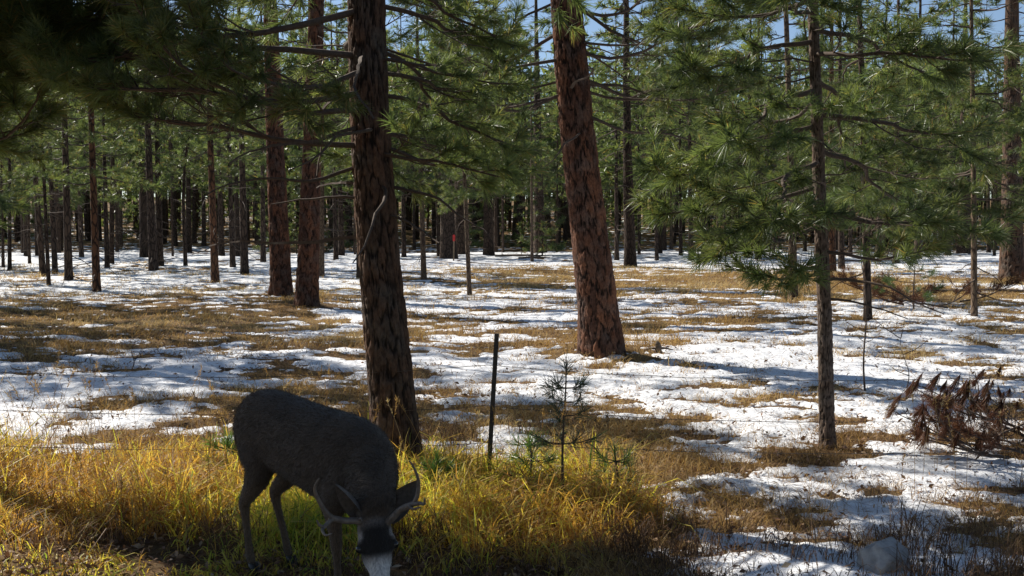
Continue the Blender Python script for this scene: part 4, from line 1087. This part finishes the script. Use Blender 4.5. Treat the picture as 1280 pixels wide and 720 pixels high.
    def ball(c, rx, name, mat, sc=(1, 1, 1), n=12):
        G = Geo(); V = []
        for i in range(n + 1):
            a = math.pi * i / n
            for j in range(n * 2):
                b = math.pi * j / n; V.append(np.array(c) + rx * np.array([math.sin(a) * math.cos(b) * sc[0], math.sin(a) * math.sin(b) * sc[1], math.cos(a) * sc[2]]))
        Qd = [[i * 2 * n + j, (i + 1) * 2 * n + j, (i + 1) * 2 * n + (j + 1) % (2 * n), i * 2 * n + (j + 1) % (2 * n)] for i in range(n) for j in range(2 * n)]
        G.add(V, quads=Qd); part(name, G.mesh(name, [mat], True))
    for sgn in (-1, 1): ball(hq(.40, .080 * sgn, .014), .0185, "eye", MK)
    ball(hq(1.03, 0, .004), .027, "nose", MK, (1.1, .8, .8))
    for s_, r_2 in ((.0, .11), (.035, -.105), (.825, .11), (.91, -.105)):
        G = Geo()
        for cl in (-1, 1):
            rows = []
            for t, hl, hw in ((0.055, .020, .0125), (0.03, .027, .0145), (-.012, .034, .0155)):
                c = q(s_ + 0.006 + (0.055 - t) * 0.28, r_2 + cl * .0135, t)
                rows.append([c + Fd * (hl * math.cos(a)) * (1.35 if math.cos(a) > 0 else 0.8) + Rd * (hw * math.sin(a)) for a in np.arange(10) * 2 * math.pi / 10])
            V = np.array(rows).reshape(-1, 3)
            Qd = [[i * 10 + j, i * 10 + (j + 1) % 10, (i + 1) * 10 + (j + 1) % 10, (i + 1) * 10 + j] for i in range(2) for j in range(10)]
            V = np.concatenate([V, [V[:10].mean(0)], [V[20:30].mean(0)]])
            T = [[30, (j + 1) % 10, j] for j in range(10)] + [[31, 20 + j, 20 + (j + 1) % 10] for j in range(10)]
            G.add(V, T, Qd)
        part("hoof", G.mesh("hoof", [MH], True))
deer()

# ------------------------------------------------------------------ rock, stake, logs, dead branches
def rock():
    x, y = on_ground(1112, 716); rng = np.random.default_rng(2)
    import bmesh
    bm = bmesh.new(); bmesh.ops.create_icosphere(bm, subdivisions=5, radius=1.0)
    me = bpy.data.meshes.new("rock"); bm.to_mesh(me); bm.free()
    n = len(me.vertices); co = np.zeros(n * 3, np.float32); me.vertices.foreach_get("co", co); co = co.reshape(-1, 3).astype(float)
    for k in range(11):      # flat broken faces
        d = norm(rng.normal(size=3) + [0, 0, 0.2]); h = rng.uniform(0.45, 0.78)
        over = np.clip(co @ d - h, 0, None); co -= over[:, None] * d * 0.97
    co *= (1 + 0.10 * fbm(co[:, 0] * 3 + co[:, 2] * 2, co[:, 1] * 3 - co[:, 2], 4, 4))[:, None]
    co *= [0.165, 0.14, 0.175]; co[:, 2] += 0.06
    me.vertices.foreach_set("co", co.astype(np.float32).ravel()); me.polygons.foreach_set("use_smooth", np.full(len(me.polygons), True)); me.materials.append(M_ROCK); me.update()
    obj("rock", me, loc=(x, y, float(ground_z(x, y))), label="pale grey angular boulder among dead weeds and snow", category="rock")
rock()

def stake():
    x, y = on_ground(567, 326)
    e = obj("survey_stake", None, loc=(x, y, float(ground_z(x, y))), label="thin wooden stake with red top in front of broad dark trunk", category="stake")
    for name, z0, z1, w, m in (("shaft", -0.1, 1.15, 0.045, M_STAKE), ("red_top", 1.15, 1.5, 0.07, M_FLAG)):
        G = Geo(); V = [[sx * w + 0.02 * zz, sy * 0.02, zz] for zz in (z0, z1) for sx, sy in ((-1, -1), (1, -1), (1, 1), (-1, 1))]
        V += [[0.02 * z1, 0, z1 + 0.05]]
        G.add(V, [[4, 5, 8], [5, 6, 8], [6, 7, 8], [7, 4, 8]], [[0, 1, 5, 4], [1, 2, 6, 5], [2, 3, 7, 6], [3, 0, 4, 7]])
        obj(name, G.mesh(name, [m]), e)
stake()

def log(px, py, length, r, az, label, seed, stubs=5):
    x, y = on_ground(px, py); rng = np.random.default_rng(seed)
    e = obj("fallen_log", None, loc=(x, y, float(ground_z(x, y)) + r * 0.7), rot=(0, 0, R(az)), label=label, category="log")
    t = np.linspace(-0.5, 0.5, 14); pts = np.stack([t * length, 0.04 * np.sin(t * 7 + seed), 0.02 * np.cos(t * 6)], 1)
    G = Geo(); V, Qd, T = tube(pts, r * (1 - 0.35 * (t + 0.5)) * (1 + rng.normal(0, 0.04, 14)), 10); G.add(V, T, Qd); obj("stem", G.mesh("stem", [M_LOG], True), e)
    for i in range(stubs):
        b = pts[rng.integers(2, 13)]; a = rng.uniform(0.2, 2.9); d = np.array([rng.normal(0, 0.3), math.cos(a), math.sin(a)]) * rng.uniform(0.2, 0.55)
        G = Geo(); V, Qd, T = tube([b, b + d * 0.6, b + d], [r * 0.25, r * 0.18, r * 0.08], 5); G.add(V, T, Qd); obj("branch_stub", G.mesh("branch_stub", [M_LOG], True), e)
log(650, 321, 3.2, 0.10, 8, "fallen dark log on snow left of the thick trunk behind leaning pine", 3)
log(1245, 365, 2.2, 0.05, -6, "thin fallen branch lying before the massive dark trunk", 4)
log(1190, 366, 2.4, 0.05, 4, "weathered stick lying along the top of the brown brush", 6)
log(668, 323, 2.0, 0.07, 20, "short log tipped across another behind the leaning pine", 5)

def stub():
    x, y = on_ground(822, 440); rng = np.random.default_rng(3)
    e = obj("broken_stub", None, loc=(x, y, float(ground_z(x, y)) + 0.02), label="small dark broken stub poking out of the snow beside leaning pine", category="stump")
    G = Geo(); V, Qd, T = tube([[0, 0, -0.08], [0.01, 0, 0.05], [0.0, 0, 0.10], [-0.01, 0, 0.14]], [0.055, 0.05, 0.035, 0.012], 9); V[:, :2] *= 1 + 0.2 * rng.normal(size=(len(V), 1)); G.add(V, T, Qd); obj("stump", G.mesh("stump", [M_LOG]), e)
    for a in (0.2, 2.7, 3.4):
        G = Geo(); d = np.array([math.cos(a), math.sin(a) * 0.4, 0.02]); V, Qd, T = tube([[0, 0, 0.03], d * 0.12 + [0, 0, 0.03], d * 0.24], [0.02, 0.015, 0.006], 5); G.add(V, T, Qd); obj("root", G.mesh("root", [M_LOG]), e)
stub()

DEAD_BOUGHS = [bough_meshes(700 + i, L, n=34, length=0.17, width=0.0045, mat=M_DEADNEEDLE, spread=0.45, step=0.18, arch=0.3, bare=0.2, droop=-0.1) for i, L in enumerate((1.3, 1.6, 1.0))]
def droopy(seed, L):
    """a cut bough whose dead needles hang in brushes"""
    rng = np.random.default_rng(seed); twigs, tufts = gen_bough(rng, L, spread=0.5, step=0.2, arch=0.5, bare=0.2, droop=-0.25)
    W = Geo(); wood_geo(W, twigs, 6)
    tf = [(p, norm(d * 0.25 + np.array([0, 0, -1.0])), s) for p, d, s in tufts if rng.random() < 0.3]
    G = Geo(); V, T, Qd, a = needles(rng, tf, 75, 0.20, 0.0045, 2, (0.03, 0.42), 0.09, 0.05); G.add(V, T, Qd, 0, a)
    return W.mesh("branch", [M_TWIG], True), G.mesh("needle_spray", [M_DEADNEEDLE])
DROOPY = [droopy(720 + i, L) for i, L in enumerate((1.2, 1.5, 1.0))]
def dead_bough(px, py, k, az, pitch, label, group, lib=DROOPY, scale=1.0, lift=0.06, roll=0.0):
    x, y = on_ground(px, py)
    e = obj("dead_pine_branch", None, loc=(x, y, float(ground_z(x, y)) + lift), rot=(roll, -R(pitch), R(az)), scale=scale, label=label, category="branch", group=group)
    obj("branch", lib[k][0], e); obj("needle_spray", lib[k][1], e, kind="stuff")
PILE = "cut pine branches heaped in the snow at right"
pl_label = "cut pine branch with drooping rust brown needles in the heap on snow"
for px, py, k, az, pi_, sc in ((1205, 560, 1, 100, 4, 0.5), (1285, 575, 0, 120, 3, 0.55), (1235, 585, 2, 175, 3, 0.6), (1300, 590, 1, 165, 5, 0.55)):
    dead_bough(px, py, k, az, pi_, "cut pine branch with spread brown needles lying flat in the heap on snow", PILE, DEAD_BOUGHS, sc, 0.12)
for px, py, k, az, pi_, sc in ((1215, 572, 0, 150, 22, 0.62), (1225, 578, 1, 20, 14, 0.62), (1290, 560, 1, 170, 16, 0.75), (1250, 560, 2, 110, 30, 0.75), (1300, 575, 0, 195, 10, 0.8), (1195, 566, 2, 60, 16, 0.7), (1330, 570, 1, 150, 14, 0.8), (1260, 582, 2, 200, 4, 0.8), (1240, 570, 0, 75, 34, 0.6), (1275, 565, 2, 30, 26, 0.7)):
    dead_bough(px, py, k, az, pi_, pl_label, PILE, DROOPY, sc)
BR = "brown brush lying along the back of the snow"
for px, py, k, az, pi_, sc in ((1108, 380, 0, 10, 8, 1.2), (1130, 384, 1, 170, 10, 1.1), (1165, 386, 2, 30, 12, 1.2), (1185, 388, 0, 160, 10, 1.2), (1200, 380, 1, 10, 8, 1.0), (1150, 376, 2, 200, 8, 1.3)):
    dead_bough(px, py, k, az, pi_, "dead tan brown pine branch in the low brush behind the snow", BR, DEAD_BOUGHS, sc)

# ------------------------------------------------------------------ grass and weeds
grng = np.random.default_rng(11)
def blades(G, x, y, h, w, lean, az, var, curl=1.0, m=0):
    """tapering bent blades: three joints each"""
    n = len(x); z = ground_z(x, y) - 0.01
    base = np.stack([x, y, z], 1)
    d = np.stack([np.cos(az), np.sin(az), np.zeros(n)], 1); sd = np.stack([-np.sin(az), np.cos(az), np.zeros(n)], 1)
    tw = grng.uniform(-1.2, 1.2, n)[:, None]; sd = norm(sd * np.cos(tw) + d * np.sin(tw))
    up = np.array([0, 0, 1.0])
    p1 = base + up * (h * 0.45)[:, None] + d * (h * lean * 0.25)[:, None]
    p2 = base + up * (h * (0.80 - 0.12 * lean * curl))[:, None] + d * (h * lean * 0.65)[:, None]
    p3 = base + up * (h * (1.0 - 0.45 * lean * curl))[:, None] + d * (h * lean * 1.15)[:, None]
    hw = (w / 2)[:, None]
    V = np.stack([base - sd * hw, base + sd * hw, p1 + sd * hw * 0.9, p1 - sd * hw * 0.9, p2 + sd * hw * 0.6, p2 - sd * hw * 0.6, p3], 1).reshape(-1, 3)
    o = np.arange(n)[:, None] * 7
    Qd = np.concatenate([o + [[0, 1, 2, 3]], o + [[3, 2, 4, 5]]]); T = o + [[5, 4, 6]]
    G.add(V, T, Qd, m, np.repeat(np.clip(var, 0, 1), 7))

def tufts_at(cx, cy, n, rad, h, w, var, lean=(0.1, 0.9)):
    k = len(cx); N_ = k * n
    x = np.repeat(cx, n) + grng.normal(0, 1, N_) * np.repeat(rad, n); y = np.repeat(cy, n) + grng.normal(0, 1, N_) * np.repeat(rad, n)
    return x, y, np.repeat(h, n) * grng.uniform(0.5, 1.15, N_), np.full(N_, 1.0) * w, grng.uniform(*lean, N_), grng.uniform(0, 6.28, N_), np.repeat(var, n) + grng.normal(0, 0.24, N_)

def in_deer_feet(x, y):
    return np.zeros(len(x), bool)

# verge grass in front of and beside the deer: tall, yellow to green
G = Geo()
n = 3900
cx = grng.uniform(-5.2, 1.1, n); cy = grng.uniform(4.9, 8.2, n)
dens = np.clip(vnoise(cx * 1.7, cy * 1.7, 5) * 1.9 - 0.35, 0, 1) * 0.8 + 0.12 - np.clip((cx - 0.1) / 1.2, 0, 1) * 0.4 - np.clip((cy - 7.3) / 1.2, 0, 1) * 0.55
near = np.clip((cy - 5.1) / 1.4, 0.22, 1)
k = grng.random(n) < dens * (0.35 + 0.65 * near); cx, cy, near = cx[k], cy[k], near[k]
hh = (0.20 + 0.24 * vnoise(cx * 0.9, cy * 0.9, 9)) * near * grng.uniform(0.45, 1.35, len(cx))
vv = 0.02 + 0.16 * np.exp(-((cx + 0.5) / 1.2) ** 2) + 0.66 * vnoise(cx * 0.8 + 3, cy * 0.8, 19)
blades(G, *tufts_at(cx, cy, 15, np.full(len(cx), 0.055), hh, 0.0066, vv, (0.1, 1.7)))
kb = grng.random(len(cx)) < 0.42          # broad bent leaves
blades(G, *tufts_at(cx[kb], cy[kb], 7, np.full(kb.sum(), 0.07), hh[kb] * 0.95, 0.0135, np.clip(vv[kb] + 0.1, 0, 1), (0.7, 2.0)))
obj("verge_grass", G.mesh("verge_grass", [M_GRASS]), kind="stuff", label="tall yellow green verge grass around the grazing deer", category="grass")

# straw stems with seed heads
def seed_stems(cx, cy, h, name, label, head=0.12):
    G = Geo(); n = len(cx); az = grng.uniform(0, 6.28, n); lean = grng.uniform(0.05, 0.45, n); z = ground_z(cx, cy)
    for i in range(n):
        d = np.array([math.cos(az[i]), math.sin(az[i]), 0]); b = np.array([cx[i], cy[i], z[i] - 0.01])
        t = np.linspace(0, 1, 6)[:, None]; pts = b + np.array([0, 0, h[i]]) * t * (1 - 0.12 * lean[i] * t) + d * (h[i] * lean[i]) * t ** 2
        V, Qd, T = tube(pts, np.linspace(0.0021, 0.0011, 6), 3, False); v = grng.uniform(0.45, 1.0); G.add(V, quads=Qd, a=v)
        m = 16; tt = grng.uniform(0, 1, m); axis = norm(pts[-1] - pts[-2])
        c = pts[-1] - axis * (head * tt)[:, None]; out = norm(grng.normal(size=(m, 3)) + axis * 1.3); l = 0.022 + 0.018 * (1 - tt)
        wv = norm(np.cross(out, grng.normal(size=(m, 3)))) * 0.0032
        G.add(np.stack([c - wv, c + wv, c + out * l[:, None]], 1).reshape(-1, 3), tris=np.arange(m * 3).reshape(-1, 3), a=v)
    obj(name, G.mesh(name, [M_STRAW]), kind="stuff", label=label, category="grass")
sx = np.concatenate([grng.uniform(-4.6, -1.6, 120), grng.uniform(-1.15, -0.6, 16), grng.uniform(-0.6, 0.6, 26), grng.uniform(2.7, 5.0, 34)])
sy = np.concatenate([grng.uniform(6.2, 8.9, 120), grng.uniform(6.2, 7.2, 16), grng.uniform(6.3, 7.6, 26), grng.uniform(6.9, 8.4, 34)])
seed_stems(sx, sy, grng.uniform(0.35, 0.85, len(sx)), "seeding_grass", "pale dry grass stems with seed heads along the fence")

# dry tufts showing through the snow
G = Geo()
n = 45000
yy = 5.0 * (52 / 5.0) ** grng.random(n); xx = grng.uniform(-0.66, 0.66, n) * yy
S = snow_depth(xx, yy) + 0.25 * (grng.random(n) - 0.5)
foot = ((xx < 0.3) & (yy < 7.2))
k = (S < 0.05) & (grng.random(n) < np.clip(0.35 - S * 0.9, 0.2, 0.95)) & ~foot
k |= (grng.random(n) < 0.10) & (S < 0.45) & ~foot
cx, cy = xx[k], yy[k]
dist = np.clip(cy / 10, 0.6, 4)
hh = (0.07 + 0.15 * vnoise(cx * 0.9, cy * 0.9, 33) ** 1.5) * grng.uniform(0.6, 1.4, len(cx)) * (0.8 + 0.1 * dist)
vv = 0.15 + 0.75 * vnoise(cx * 0.35 + 8, cy * 0.35, 44) + np.clip((cy - 22) / 40, 0, 0.25)
nb = 8
x, y, h, w, le, az, va = tufts_at(cx, cy, nb, 0.035 + 0.035 * dist, hh, 1.0, vv, (0.4, 1.7))
w = 0.0045 * np.repeat(dist, nb) ** 0.9
blades(G, x, y, h, w, le, az, va)
obj("dry_grass", G.mesh("dry_grass", [M_STRAW]), kind="stuff", label="low straw coloured dead grass tufts showing through the snow", category="grass")

# brown twiggy weeds of the right verge and the shaded strip along the fence
G = Geo()
n = 620
cx = np.concatenate([grng.uniform(0.6, 4.4, n), grng.uniform(-4.6, 1.2, 420), grng.uniform(-0.9, 1.0, 170), grng.uniform(-4.4, -1.4, 150)])
cy = np.concatenate([grng.uniform(4.9, 7.1, n), grng.uniform(4.7, 6.1, 420), grng.uniform(7.4, 9.4, 170), grng.uniform(7.6, 9.2, 150)])
k = grng.random(len(cx)) < (0.1 + 1.1 * vnoise(cx * 1.4, cy * 1.4, 71) ** 1.6) * (1 - 0.5 * (cy > 6.2)); cx, cy = cx[k], cy[k]
hh = 0.10 + 0.26 * vnoise(cx * 1.7, cy * 1.7, 72) * grng.uniform(0.5, 1.3, len(cx))
hh = np.where((cx < 0.6) & (cy < 5.9), hh * 0.6, hh)
blades(G, *tufts_at(cx, cy, 14, np.full(len(cx), 0.05), hh, 0.0052, 0.2 + 0.6 * vnoise(cx, cy, 73), (0.1, 1.0)))
obj("dead_weeds", G.mesh("dead_weeds", [M_WEED]), kind="stuff", label="brown dead weeds along the near edge of the verge", category="weeds")

# fallen leaves and bark flakes over the near verge
G = Geo()
n = 42000
x = grng.uniform(-0.7, 0.7, n); y = 4.2 + 15 * grng.random(n) ** 1.7; x *= y + 1
k = (snow_depth(x, y) < 0.12) | (grng.random(n) < 0.16); x, y = x[k], y[k]; n = len(x)
c = np.stack([x, y, ground_z(x, y) + grng.uniform(0.0, 0.05, n) + 0.034 * np.sqrt(np.clip(snow_depth(x, y), 0, 1.2))], 1)
a = norm(grng.normal(size=(n, 3)) * [1, 1, 0.45]) ; b = norm(np.cross(a, norm(grng.normal(size=(n, 3)) * [0.4, 0.4, 1])))
l = grng.uniform(0.012, 0.035, n)[:, None]
V = np.stack([c - a * l, c - b * l * 0.4 + [0, 0, 0.006], c + a * l, c + b * l * 0.4], 1).reshape(-1, 3)
G.add(V, quads=np.arange(n * 4).reshape(-1, 4), a=np.repeat(grng.random(n), 4))
obj("leaf_litter", G.mesh("leaf_litter", [M_LITTER]), kind="stuff", label="brown leaf litter scattered over the verge at the deer's feet", category="litter")

# dry needles and straw strewn over snow and ground
G = Geo()
n = 30000
y = 5.6 * (34 / 5.6) ** grng.random(n); x = grng.uniform(-0.62, 0.62, n) * y
c = np.stack([x, y, ground_z(x, y) + 0.036 * np.sqrt(np.clip(snow_depth(x, y), 0, 1.2)) + grng.uniform(0.002, 0.018, n)], 1)
az = grng.uniform(0, 6.28, n); l = grng.uniform(0.02, 0.075, n)[:, None] * (0.7 + y[:, None] / 20); w = (0.0013 + 0.0003 * y)[:, None]
a = np.stack([np.cos(az), np.sin(az), grng.normal(0, 0.15, n)], 1); b = np.stack([-np.sin(az), np.cos(az), np.zeros(n)], 1)
V = np.stack([c - a * l - b * w, c - a * l + b * w, c + a * l], 1).reshape(-1, 3)
G.add(V, tris=np.arange(n * 3).reshape(-1, 3), a=np.repeat(grng.random(n), 3))
obj("needle_litter", G.mesh("needle_litter", [M_LITTER]), kind="stuff", label="dry needles and straw strewn over the snow", category="litter")
